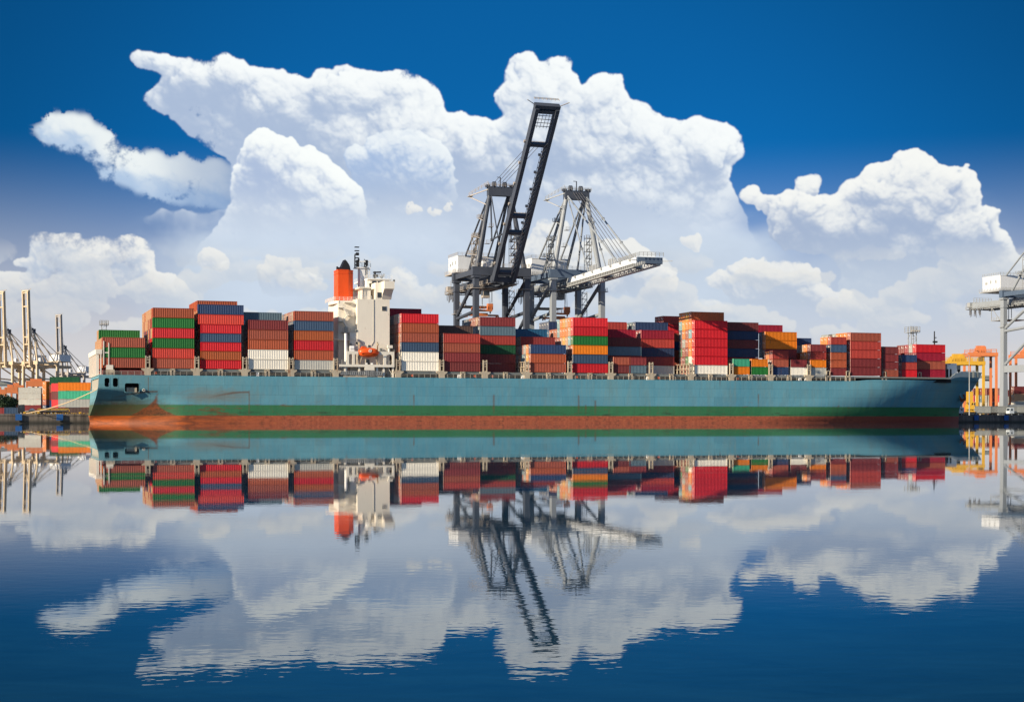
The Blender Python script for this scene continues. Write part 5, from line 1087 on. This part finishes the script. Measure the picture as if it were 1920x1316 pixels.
    for k in range(6): q.beam((-2.9 + k * 1.15, -BL + 2.5, .3), (-2.9 + k * 1.15, -BL + 7.5, .3), .12)
    for k in range(4): q.beam((-2.9, -BL + 3 + k * 1.3, .3), (2.9, -BL + 3 + k * 1.3, .3), .16)
    q.beam((-4.4, -BL - 1, 0), (-7.2, -BL - 2.5, 0), .2); q.beam((4.4, -BL - 1, 0), (7.2, -BL - 2.5, 0), .2)
    x = 1.9
    for k in range(int((BL * .78) / 2.0)):
        y = -3 - k * 2.0; q.beam((x, y, -.9), (x + 1.1, y - 2.0, -.9), .13); q.beam((x, y, -1.2), (x, y, .2), .14); q.beam((x, y, .2), (x + 1.1, y, .2), .14)
    for xx in (x, x + 1.1): q.beam((xx, -3, -.9), (xx, -BL * .79, -.9), .2); q.beam((xx, -3, .2), (xx, -BL * .79, .2), .12)
    for k in range(7): q.cb((-4.4, -6 - k * 8, .9), (.5, .8, .8)); q.cb((x - .2, -10 - k * 6.6, .4), (.8, .7, .7))
    q.build('boom_walkway', chs, bo)
    if boom_deg < 20:
        q = MB()                                                     # trolley rail with stiffeners under the lowered boom
        for k in range(44): q.box(-5.3, -1 - k * 1.5, -1.9, -4.1, -.55 - k * 1.5, -.95)
        q.box(-5.4, -BL, -2.15, -4.1, 0, -1.9); q.box(-5.4, -BL, -1.0, -4.1, 0, -.8)
        q.rail((-4.1, -BL - 1, 1.3), (-4.1, -BL * .72, 1.3), 1.3, 1.6, .09)
        for k in range(16): q.beam((-4.1 + (k % 2) * .3, -BL + 1 + k * .9, 1.3), (-4.1, -BL + 1 + k * .9, 2.6), .12)
        for k in range(5): q.tube((-3.5, -BL * .3 - k * 1.3, 1.2), (-3.3, -BL * .3 - k * 1.3, 3.4), .22, 6); q.tube((-3.5, -BL * .58 - k * 1.4, 1.2), (-3.3, -BL * .58 - k * 1.4, 3.6), .22, 6)
        q.build('trolley_rail', chs, bo)
    # stays and hoist ropes
    bm_ = Matrix.Translation((0, -2.8, ZB - 1.4)) @ Matrix.Rotation(math.radians(-boom_deg), 4, 'X')
    def bp(x, y, z=1.2): return bm_ @ Vector((x, y, z))
    if stays:
        q = MB()
        if boom_deg < 20:
            for sx in (-1, 1):
                for yy, rr in ((-BL * .72, .3), (-BL * .28, .24)):
                    a = Vector((sx * 3.6, ya, ZA)); b = bp(sx * 3.5, yy); q.tube(a, b, rr, 8)
                    for t_ in (.35, .7): c = a.lerp(b, t_); q.cb(c, (.8, .9, .8))
            builds(q, 'forestay', c1, r, 3)
            q = MB()
            for k in range(4): q.tube((-1.5 + k, ya, ZA + 1.5), bp(-1.5 + k, -BL * (.66 + .02 * k)), .10, 5)
            builds(q, 'hoist_rope', M['cable'], r)
        else:
            for sx in (-1, 1):
                a = Vector((sx * 3.6, ya, ZA)); b = bp(sx * 3.5, -BL * .28, .6); k_ = (a + b) / 2 + Vector((0, 6.5, -9))
                q.tube(a, k_, .3, 8); q.tube(k_, b, .3, 8); q.cb(k_, (.8, .8, 1.0))
                a2 = bp(sx * 3.2, -BL * .14, .9); q.tube(a, a2 + Vector((0, 0, 2)), .24, 8)
            builds(q, 'folded_forestay', c1, r, 4)
            q = MB()
            for k in range(4): q.tube((-2.1 + k * 1.3, ya, ZA + 3.2), bp(-2.1 + k * 1.3, -BL * .80), .085, 5)
            builds(q, 'hoist_rope', M['cable'], r)
    # operator's cab under the girder
    q = MB(); yc = gauge * .62
    q.cb((-1.2, yc, ZB - 5.2), (2.4, 2.6, 2.8)); q.box(-4.4, yc - 3, ZB - 3.4, 4.4, yc + 3, ZB - 2.9); cb_ = q.build('operator_cab', chs, r)
    MB().cb((-1.2, yc - 1.34, ZB - 5.0), (2.0, .06, 1.5)).cb((-2.44, yc, ZB - 5.0), (.06, 2.0, 1.5)).build('cab_window', M['glass'], cb_)
    return r
def spreader(loc, rz, label, top, long=1):
    r = root('container_spreader', loc, rz, label, 'spreader', 'orange spreaders hanging from the cranes'); q = MB()
    q.box(-6.1, -1.1, 0, -5.6, 1.1, .55); q.box(5.6, -1.1, 0, 6.1, 1.1, .55); q.box(-6, -.5, .1, 6, -.1, .7); q.box(-6, .1, .1, 6, .5, .7); q.cb((0, 0, .6), (4, 2, 1.1))
    for x in (-5.9, 5.9):
        for y in (-1.1, 1.1): q.prism([(x - .2, -.5), (x + .2, -.5), (x + .3, .1), (x - .3, .1)], y - .1, y + .1)
    q.build('telescopic_frame', M['orange'], r)
    q = MB(); q.cb((0, 0, 2.1), (7.5, 1.8, .6)); q.cb((3.1, 0, 3.5), (1.9, 1.7, 2.2)); q.cb((-2.6, 0, 2.7), (1.4, 1.2, .7)); q.rail((-3.7, -.9, 2.4), (3.5, -.9, 2.4), 1.1, 1.2, .08)
    for x in (-3.2, 3.2): q.tube((x, -.6, 2.6), (x, .6, 2.6), .7, 12); q.beam((x, 0, 1.0), (x, 0, 2), .4)
    q.build('headblock', M['orange'], r)
    q = MB()
    for x in (-3.2, 3.2):
        for y in (-.6, .6): q.tube((x, y, 2.8), (x * .75, y, top), .06, 5)
    builds(q, 'hoist_cable', M['cable'], r)
uA = (P(890, 39) + P(989, 39)) / 2; uB = (P(1033.5, 39) + P(1131.5, 39)) / 2; uC = P(1882, 62) + 9.3
sts('dark grey gantry crane with its boom raised, left of the two behind the ship', W(uA, 39, 2.7), TH, 50, 'steel', 'steel', 'steelg', reach=27)
sts('pale gantry crane with its white boom lowered to the right, behind the ship', W(uB, 39, 2.7), TH, 1.5, 'steell', 'steelb', 'galv', reach=27)
sts('pale gantry crane cut off by the right edge, behind the bow', W(uC, 39, 2.7), TH, 2, 'steell', 'steelb', 'galv', reach=31)
spreader(W(uA - 1.5, 39 + 17.5, 38.3), TH, 'orange spreader hanging under the dark crane with the raised boom', 12.2)
spreader(W(uB - 1.5, 39 + 14.5, 37.6), TH, 'orange spreader hanging under the crane with the lowered boom', 13)
spreader(W(uC + 2, 39 + 14.0, 35.6), TH, 'orange spreader hanging under the crane at the right edge', 15)
# far cranes left of the stern
def far(px, dist): return Vector(((px - CX) * dist / F, dist, 2.7))
def fz(py, dist): return HC + (YH - py) * dist / F
sts('tan gantry crane with upright boom, second from the left edge', far(57, 1400), math.radians(-33), 88, 'steelt', 'steelt', 'steelt', 'far cranes left of the stern', detail=0)
sts('tan gantry crane cut off by the left edge, boom upright', far(11, 1410), math.radians(-33), 88, 'steelt', 'steelt', 'steelt', 'far cranes left of the stern', detail=0)
f3 = sts('smaller taupe gantry crane with upright boom, nearest the stern', far(117, 1720), math.radians(-33), 88, 'steelg', 'steelg', 'steelg', 'far cranes left of the stern', detail=0)
# ---------------------------------------------------------------- light towers
def light_tower(px, dist, ytop, label, hs=1.0):
    p = far(px, dist); h = fz(ytop, dist) - 2.7; r = root('light_tower', p, .3, label, 'light tower', 'port light towers'); q = MB()
    for sx in (-1, 1):
        for sy in (-1, 1): q.beam((sx * 1.5, sy * 1.5, 0), (sx * 1.3, sy * 1.3, h), .3)
    k = 0
    while k * 3 < h - 3:
        z = k * 3; s = 1 if k % 2 else -1
        q.beam((-1.5 * s, -1.5, z), (1.5 * s, -1.5, z + 3), .16); q.beam((-1.5, -1.5 * s, z), (-1.5, 1.5 * s, z + 3), .16); q.beam((-1.5, -1.5, z + 3), (1.5, -1.5, z + 3), .16); k += 1
    q.build('lattice_mast', M['galv'], r)
    q = MB(); w_ = 2.5 * hs; q.box(-w_, -w_, h - 3, w_, w_, h - 2.8); q.rail((-w_, -w_, h - 2.8), (w_, -w_, h - 2.8), 2.6, 1.2, .14); q.rail((-w_, w_, h - 2.8), (w_, w_, h - 2.8), 2.6, 1.4, .14); q.build('head_platform', M['galv'], r)
    q = MB()
    for k in range(4): q.cb((-1.8 * hs + k * 1.2 * hs, -2.6 * hs, h - 2.2), (.8 * hs, .5, .7))
    q.build('floodlights', M['rods'], r)
light_tower(195, 900, 600.5, 'lattice light tower rising behind the green container at the stern')
light_tower(1710.5, 720, 612, 'lattice light tower rising behind the red containers at the bow')
# ---------------------------------------------------------------- yard containers
ycount = {}
def yard(px, v_or_dist, tiers, kind, rz, where, s_fit=None, z=2.7, H=3.04, group='containers stacked in the yard', door=True):
    p = far(px, v_or_dist); zz_ = z
    for i, c in enumerate(tiers):
        if c:
            o = bpy.data.objects.new('yard_container', cm(kind, H, door)); COL.objects.link(o); o.location = (p.x, p.y, zz_); o.rotation_euler = (0, 0, rz); o.color = (*PAL[c], 1)
            tag(o, f'{c} {"long" if kind != "20" else "short"} container, {ORD[i]} up, {where}', 'container', group)
            if door: d = bpy.data.objects.new('container_door', dm(H)); COL.objects.link(d); d.parent = o; d.color = o.color
        zz_ += H
yard(109, 585, ['grey-brown', 'silver', 'turquoise', 'orange'], '40', .06, 'front stack just left of the stern', H=3.15)
yard(150.5, 640, ['maroon', 'brown', 'navy', None], '40', .06, 'behind the stern')
yard(109 - 12.5, 600, ['dark maroon', 'red', 'dark maroon', 'red'], '20', -.25, 'red end stack left of the orange stack', H=3.15)
yard(93, 640, [None, 'navy', 'maroon', 'brown', 'dark green'], '40', .03, 'green-topped stack behind the red one', H=3.25)
yard(31, 790, ['pale grey', 'maroon', 'pale grey', 'pale grey', 'pale grey'], '40', .05, 'pale stack under the tan cranes', H=3.0)
yard(72.5, 800, ['dark navy', 'red', 'red', 'rust brown'], '20', .9, 'narrow stack right of the pale one', H=3.0)
yard(80.5, 812, ['brown', 'orange', 'brick red', 'navy', 'silver'], '20', .9, 'between the pale and the red stacks', H=3.0)
yard(86.5, 790, ['maroon', 'navy', 'rust brown', 'orange', 'orange', 'orange'], '20', 1.1, 'tall narrow stack left of the red ends', H=3.0)
yard(8, 530, ['slate blue'], '20', .12, 'on the quay at the far left, beside the truck', H=2.7)
yard(-6, 540, ['maroon'], '20', .12, 'on the quay at the left edge', H=2.7)
cols_ = ['silver', 'pale grey', 'green', 'maroon', 'red', 'white', 'tan', 'navy', 'blue-grey', 'grey-brown', 'silver', 'pale grey', 'white']
k = 0
for px in range(1803, 1880, 8):
    tiers = [R.choice(cols_) for _ in range(3)] + ['maroon']
    yard(px, 700, tiers, '20', math.radians(76), f'end-on column {["one","two","three","four","five","six","seven","eight","nine","ten"][k]} from the bow', H=3.2); k += 1
yard(1902, 680, ['silver', 'pale grey', 'tan', 'dark maroon'], '20', .3, 'right of the crane leg', H=3.3)
yard(1921, 690, ['silver', 'green', 'silver', 'dark maroon'], '20', .3, 'at the right edge', H=3.3)
yard(1878, 740, ['grey-brown', 'tan', 'pale grey', 'dark maroon'], '40', .2, 'behind the crane leg', H=3.2)
# ---------------------------------------------------------------- yard gantries
def rtg(px0, px1, dist, ytop, c, label, rz=0, depth=9):
    a = far(px0, dist); b = far(px1, dist); L = (b.x - a.x); h = fz(ytop, dist) - 2.7
    r = root('yard_gantry', a, rz, label, 'yard crane', 'rubber-tyred yard gantries'); m = M[c]
    for x in (0, L):
        for y in (0, depth): MB().beam((x, y, 1.4), (x, y, h - .5), .95, 1.05, up=(0, 1, 0)).build('leg', m, r)
    q = MB()
    for y in (0, depth): q.box(-.7, y - .6, h - 1.6, L + .7, y + .6, h)
    for x in (0, L): q.box(x - .5, .6, h - 1.7, x + .5, depth - .6, h - .3)
    builds(q, 'top_beam', m, r)
    q = MB()
    for x in (0, L): q.box(x - .55, -3, .9, x + .55, depth + 3, 2.0)
    builds(q, 'sill_beam', m, r); q = MB()
    for y in (0, depth): q.rail((0, y - .5, h), (L, y - .5, h), 1.5, 2.2, .16)
    q.build('beam_railing', m, r)
    for x in (0, L):
        for y in (-2.6, depth + 2.6, 1.2): MB().tube((x - .5, y, .75), (x + .5, y, .75), .75, 14).build('tyre', M['rubber'], r)
    q = MB(); q.box(L * .35, -.4, h + .1, L * .62, depth + .4, h + .9); q.cb((L * .45, 2, h + 2), (3.4, 2.6, 2.2)); q.tube((L * .55, .5, h + 2), (L * .55, 4, h + 2), 1.1, 12); q.cb((L * .4, 5, h + 1.6), (1.6, 2, 1.4)); q.build('trolley', m, r)
    q = MB(); q.cb((L * .42, -.5, h - 3.2), (2.4, 2.2, 2.4)); q.build('operator_cab', M['glass'], r)
    return r
rtg(1757, 1844, 650, 677, 'yellow', 'yellow yard gantry straddling the lane behind the bow', .0, 9)
rtg(1818, 1868, 690, 661, 'orange', 'orange yard gantry behind the yellow one, left of the crane leg', 0, 8)
rtg(1905, 1960, 700, 664, 'orange', 'orange yard gantry at the right edge behind the crane leg', 0, 8)
q = MB(); yp = far(1818, 560)
yr = root('quay_loader', yp, 0, 'small yellow loading machine standing on the quay under the anchor', 'loader'); q.beam((0, 0, .8), (0, 0, 8.6), 2.0, 1.7, up=(0, 1, 0)).beam((-1.6, -.6, 1.2), (1.4, -.6, 4.8), .5).beam((1.6, -.6, 1.2), (-1.2, -.6, 4.8), .5).cb((0, -.3, 3.0), (2.8, 2.2, 1.6)).build('mast', M['yellow'], yr)
MB().cb((0, 0, .9), (4, 2.6, .8)).build('chassis', M['rubber'], yr)
# orange reach stackers and trucks by the left stacks
def machine(px, dist, py, w_, h_, label):
    p = far(px, dist); z = fz(py, dist) - 2.7; r = root('straddle_carrier', p, .25, label, 'straddle carrier', 'orange straddle carriers left of the stern'); q = MB()
    for x in (0, w_):
        for y in (0, 4): q.beam((x, y, .9), (x, y, z), .7)
    q.box(-.4, -.3, z - h_, w_ + .4, .6, z); q.box(-.4, 3.6, z - h_, w_ + .4, 4.4, z); q.cb((w_ * .4, 2, z + .6), (w_ * .5, 3, 1.3)); q.beam((0, 0, z * .45), (w_, 0, z * .45), .45); q.build('portal_frame', M['orange'], r)
    MB().cb((w_ * .8, -.5, z * .7), (w_ * .3, 1.8, 2.2)).build('driver_cab', M['cab'], r)
    for x in (0, w_): MB().tube((x - .4, 0, .6), (x + .4, 0, .6), .6, 12).build('tyre', M['rubber'], r)
machine(10, 700, 726, 5, 2.6, 'orange straddle carrier by the dark tree at the left edge'); machine(21, 820, 722, 6, 2.4, 'taller orange straddle carrier left of the pale stack'); machine(50, 900, 714, 13, 3.2, 'wide orange straddle carrier behind the pale stack'); machine(-14, 760, 730, 6, 3, 'orange straddle carrier at the very left edge')
# trucks on the quay
def truck(px, v, label, cabc, trailer=True, rz=0, cont=None, flip=1):
    u = P(px, v); r = root('truck', W(u, v, 2.7), TH + (PI if flip < 0 else 0) + rz, label, 'truck', 'trucks on the quay'); q = MB()
    q.prism([(0, .9), (0, 1.9), (.35, 3.1), (2.1, 3.25), (2.2, .9)], 0, 2.3); q.build('cab', cabc, r)
    MB().prism([(-.02, 2.0), (.30, 2.95), (.35, 2.95), (.05, 2.0)], .2, 2.1).box(.6, -.03, 2.0, 1.5, 0, 2.8).build('windscreen', M['glass'], r)
    MB().box(.1, .2, .6, 13.5 if trailer else 5.5, 2.1, 1.0).build('chassis', M['rubber'], r)
    for x in ((1.0, 4.2, 10.2, 11.5) if trailer else (1.0, 4.4)):
        w0 = MB().tube((x, -.02, .52), (x, 2.32, .52), .52, 14).build('wheel', M['rubber'], r); MB().tube((x, -.06, .52), (x, -.02, .52), .26, 10).build('rim', M['galv'], w0)
    if trailer: MB().box(2.8, .05, 1.2, 15.2, 2.25, 1.4).build('trailer_bed', M['hatch'], r)
    return r
truck(1799, 38, 'white truck cab parked on the quay just right of the bow', M['cab'], False)
vr = root('pickup', W(P(1810, 38.5), 38.5, 2.7), TH, 'pale blue pickup parked behind the white truck cab by the bow', 'pickup')
MB().prism([(0, .5), (0, 1.2), (1.3, 1.35), (2.0, 2.0), (3.6, 2.0), (4.0, 1.4), (5.3, 1.4), (5.3, .5)], 0, 1.9).build('body', mat('pale_blue_car_paint', (.30, .40, .47), .3), vr)
MB().prism([(1.55, 1.4), (2.1, 1.9), (3.5, 1.9), (3.8, 1.4)], -.02, 0).build('side_window', M['glass'], vr)
for x in (1.0, 4.3): MB().tube((x, -.03, .4), (x, 1.93, .4), .4, 12).build('wheel', M['rubber'], vr)
truck(1893, 40.5, 'white truck cab in front of the long trailers at the right', M['cab'], True)
for k, px in enumerate((1829, 1863.5, 1894)):
    u = P(px, 42); r = root('container_trailer', W(u, 44, 2.7), TH, ['flatbed trailer with grey container right of the yellow loader', 'second flatbed trailer with grey container, under the crane', 'third flatbed trailer with grey container at the right edge'][k], 'trailer', 'loaded trailers on the quay')
    MB().box(0, .1, .9, 12.3, 2.3, 1.2).build('trailer_bed', M['hatch'], r)
    for x in (1.2, 2.6, 9.8, 11.1): MB().tube((x, -.02, .5), (x, 2.3, .5), .5, 12).build('wheel', M['rubber'], r)
    o = bpy.data.objects.new('yard_container', cm('40', SQ, True)); COL.objects.link(o); o.location = W(u, 44, 3.9); o.rotation_euler = (0, 0, TH); o.color = (*PAL['silver'], 1)
    tag(o, ['grey container on the first trailer right of the bow', 'grey container on the middle trailer under the crane leg', 'grey container on the trailer at the right edge'][k], 'container', 'grey containers on trailers')
    d = bpy.data.objects.new('container_door', dm(SQ)); COL.objects.link(d); d.parent = o; d.color = o.color
truck(33, 39, 'dark truck on the quay right of the blue container at the far left', mat('dark_cab', (.03, .035, .045), .4), True)
# lamp post by the bow
r = root('lamp_post', far(1817.5, 556), 0, 'tall curved lamp post standing in front of the yellow gantry', 'lamp post'); h = fz(664.5, 556) - 2.7
MB().tube((0, 0, 0), (0, 0, h - .5), .22, 8, r2=.12).tube((0, 0, h - .5), (-.6, 0, h), .1, 6).tube((-.6, 0, h), (-1.6, 0, h), .09, 6).build('pole', M['galv'], r); MB().cb((-1.7, 0, h - .05), (.9, .4, .2)).build('lamp_head', M['hatch'], r)
# low buildings, hill and tree at the far left, building right
b_ = root('warehouse', far(-30, 1000), .1, 'pale blue-grey warehouse behind the left edge of the yard', 'warehouse'); MB().box(0, 0, 0, 17, 30, 21).build('wall', M['shed'], b_); MB().prism([(-1, 21), (8.5, 24), (18, 21)], -1, 31).build('roof', M['hatch'], b_)
b_ = root('port_building', far(1843, 1100), 0, 'small pale port building seen between the orange gantry legs', 'building'); MB().box(0, 0, 0, 6, 12, 28.5).build('wall', M['shed'], b_); MB().box(-.6, -1, 28.5, 6.6, 13, 30).build('roof', M['hatch'], b_); MB().box(.5, -.05, 26, 5.5, 0, 27.5).build('window_band', M['glass'], b_)
q = MB(); n = 60; pts = []
for i in range(n + 1):
    x = -2600 + 3600 * i / n; hgt = 78 + 24 * math.sin(i * .23 + 2.2) + 10 * math.sin(i * .61) + 5 * math.sin(i * 1.7); k = max(0, 1 - max(0, (x + 1300) / 700)); pts.append((x, max(2, hgt * k)))
for j, (yy, s_) in enumerate(((4200, .05), (4500, .6), (4900, 1.0), (5400, .8), (6200, .05))):
    for x, hh in pts: q.V.append((x, yy, hh * s_ * (1 + .1 * math.sin(x * .011 + j))))
for j in range(4):
    for i in range(n): q.Fc.append((j * (n + 1) + i, j * (n + 1) + i + 1, (j + 1) * (n + 1) + i + 1, (j + 1) * (n + 1) + i)); q.M.append(0)
tag(q.build('hills', M['hill'], smooth=True), kind='structure')
def tree(px, dist, ytop, w_, label):
    p = far(px, dist); h = fz(ytop, dist) - 2.7; r = root('tree', p, 0, label, 'tree', 'dark trees at the far left'); q = MB(); q.tube((0, 0, 0), (.2, 0, h * .55), .5, 8, r2=.25)
    for k in range(5): a = k * 1.26; q.tube((.1, 0, h * .35), (w_ * .3 * math.cos(a), w_ * .3 * math.sin(a), h * .75), .18, 6, r2=.06)
    q.build('trunk', M['bark'], r); q = MB()
    for k in range(1500):
        a = R.uniform(0, 6.28); e = R.uniform(-1, 1); rr = R.random() ** .4; lump = 1 + .25 * math.sin(a * 3 + e * 4)
        c = Vector((w_ / 2 * rr * lump * math.cos(a) * math.sqrt(1 - e * e), w_ / 2 * rr * lump * math.sin(a) * math.sqrt(1 - e * e), h * .62 + h * .38 * rr * e)); s_ = R.uniform(.25, .6)
        d1 = Vector((R.uniform(-1, 1), R.uniform(-1, 1), R.uniform(-1, 1))).normalized() * s_; d2 = d1.orthogonal().normalized() * s_ * .6; q.add([c - d1, c + d2, c + d1, c - d2], [(0, 1, 2, 3)])
    q.build('crown', M['leaf'], r)
tree(6, 690, 739, 11, 'dark rounded tree at the far left edge'); tree(17, 700, 744, 7, 'smaller dark tree right of the one at the left edge')
# mooring line and gear on the left quay
q = MB(); a = W(1.2, 3.5, 10.2); b = W(P(46, 40), 40, 3.1); n = 24; pts = [a.lerp(b, i / n) - Vector((0, 0, 2.3 * 4 * (i / n) * (1 - i / n) * .45)) for i in range(n + 1)]
for i in range(n): q.tube(pts[i], pts[i + 1], .13, 6)
tag(q.build('mooring_rope', M['rope']), 'cream mooring rope running from the stern down to the quay at left', 'rope')
for k, px in enumerate((46, 72, 150)):
    r = root('bollard', W(P(px, 36.4), 36.4, 2.75), TH, ['yellow quay bollard where the mooring rope is made fast', 'yellow quay bollard left of the chain heap', 'yellow quay bollard close to the stern'][k], 'bollard', 'bollards on the left quay')
    MB().tube((0, 0, 0), (0, 0, .55), .3, 10).build('post', M['ropey'], r); MB().tube((-.4, 0, .6), (.4, 0, .6), .22, 10).build('head', M['ropey'], r)
r = root('conveyor_rollers', W(P(74, 41), 41, 2.75), TH, 'row of yellow spoked rollers lying on the quay left of the stern', 'rollers'); 
for k in range(9):
    q = MB()
    for j in range(12): a0, a1 = j * PI / 6, (j + 1) * PI / 6; q.beam((k * 1.05 + .8 * math.cos(a0), 0, 1.1 + .8 * math.sin(a0)), (k * 1.05 + .8 * math.cos(a1), 0, 1.1 + .8 * math.sin(a1)), .2)
    for j in range(4): q.beam((k * 1.05, 0, 1.1), (k * 1.05 + .75 * math.cos(j * 1.57), 0, 1.1 + .75 * math.sin(j * 1.57)), .12)
    q.build('roller', M['ropey'], r)
q = MB(); q.box(-.5, -.2, 0, 10, .3, .4); q.build('frame', M['rubber'], r)
r = root('white_drum', W(P(60, 41), 41, 2.75), TH, 'white cable drum standing on the quay left of the yellow rollers', 'drum'); MB().tube((0, -.5, 1), (0, .5, 1), 1.0, 16).build('reel', M['white'], r); MB().tube((0, -.7, 1), (0, .7, 1), .25, 8).build('axle', M['rubber'], r)
for k, (px0, px1) in enumerate(((40, 78), (82, 118), (122, 168))):
    q = MB(); a_, b_ = P(px0, QV + .8), P(px1, QV + .8); x = a_
    while x < b_: q.box(x, QV + .3, 2.8, x + .35, QV + .9, 3.05 + .25 * R.random()); x += .62
    o = q.build('timber_fender_row', M['ropey'], loc=W(0, 0), rz=TH); tag(o, ['yellow edge blocks on the quay under the rope end', 'yellow edge blocks on the quay in the middle left', 'yellow edge blocks on the quay next to the stern'][k], 'edge blocks', 'yellow blocks along the quay edge')

# ================================================================ WATER
def watermat():
    m = bpy.data.materials.new('harbour_water'); m.use_nodes = True; t = NT(m.node_tree); b = m.node_tree.nodes['Principled BSDF']
    co = t.n('ShaderNodeTexCoord').outputs['Object']; x, y, z = t.xyz(co)[:3]
    n1 = t.noise(t.mp(co, sc=(.55, 1, 1)), 1.5, 4, .55, dist=.6)       # wind ripples
    n2 = t.noise(t.mp(co, sc=(.5, 1, 1)), .16, 3, .5, dist=.4)         # slow undulation
    n3 = t.noise(t.mp(co, sc=(.6, 1, 1)), 5.5, 2, .5)
    h = t.m('ADD', t.m('MULTIPLY', n1, .0012), t.m('MULTIPLY', n2, .0060)); near = t.mr(y, 14, 60, 1, 0); h = t.m('ADD', h, t.m('MULTIPLY', n3, t.m('ADD', .0003, t.m('MULTIPLY', near, .0014))))
    calm = t.m('MAXIMUM', .05, t.m('MINIMUM', 1.0, t.m('POWER', t.m('DIVIDE', 13.0, t.m('MAXIMUM', y, 1.0)), 1.3)))                                  # the water lies calmer in the shelter of the ship and quay
    patch = t.mr(t.noise(t.mp(co, sc=(.3, 1, 1)), .035, 3, .5), .35, .65, .65, 1.25)
    h = t.m('MULTIPLY', h, t.m('MULTIPLY', calm, patch))
    bp = t.n('ShaderNodeBump'); bp.inputs['Strength'].default_value = 1; bp.inputs['Distance'].default_value = 1.0
    t.put(bp.inputs['Height'], h); t.l.new(bp.outputs[0], b.inputs['Normal'])
    t.put(b.inputs['Base Color'], t.mix(t.noise(t.mp(co, sc=(.35, 1, 1)), 1.5, 7, .72, dist=.9), (.0, .010, .032), (.012, .066, .108))); t.put(b.inputs['Roughness'], t.mr(t.noise(t.mp(co, sc=(.25, 1, 1)), .55, 6, .7, dist=.8), .42, .68, .006, .045)); b.inputs['IOR'].default_value = 1.333  # base colour noise paints light and dark ripple tones into the water
    return m
# a very shallow dish: the surface lies a metre or so lower near the viewer than out by the quay
ys = [-60, -20, 0, 4, 8] + [8 * 1.05 ** i for i in range(1, 88)]; ys = [y for y in ys if y < 520] + [540, 600, 700, 900, 1300, 2000]
def dip(y):
    if y <= 10: return dip(10.01)
    return min(0, HC - HC * (y / 520.0) ** -DISH)
DISH = .225
xs = [-3000, -900, -400, -200, -100, -40, 0, 40, 100, 200, 400, 900, 4000]
q = MB()
for y in ys:
    for x in xs: q.V.append((x, y, dip(y)))
n = len(xs)
for j in range(len(ys) - 1):
    for i in range(n - 1): q.Fc.append((j * n + i, j * n + i + 1, (j + 1) * n + i + 1, (j + 1) * n + i)); q.M.append(0)
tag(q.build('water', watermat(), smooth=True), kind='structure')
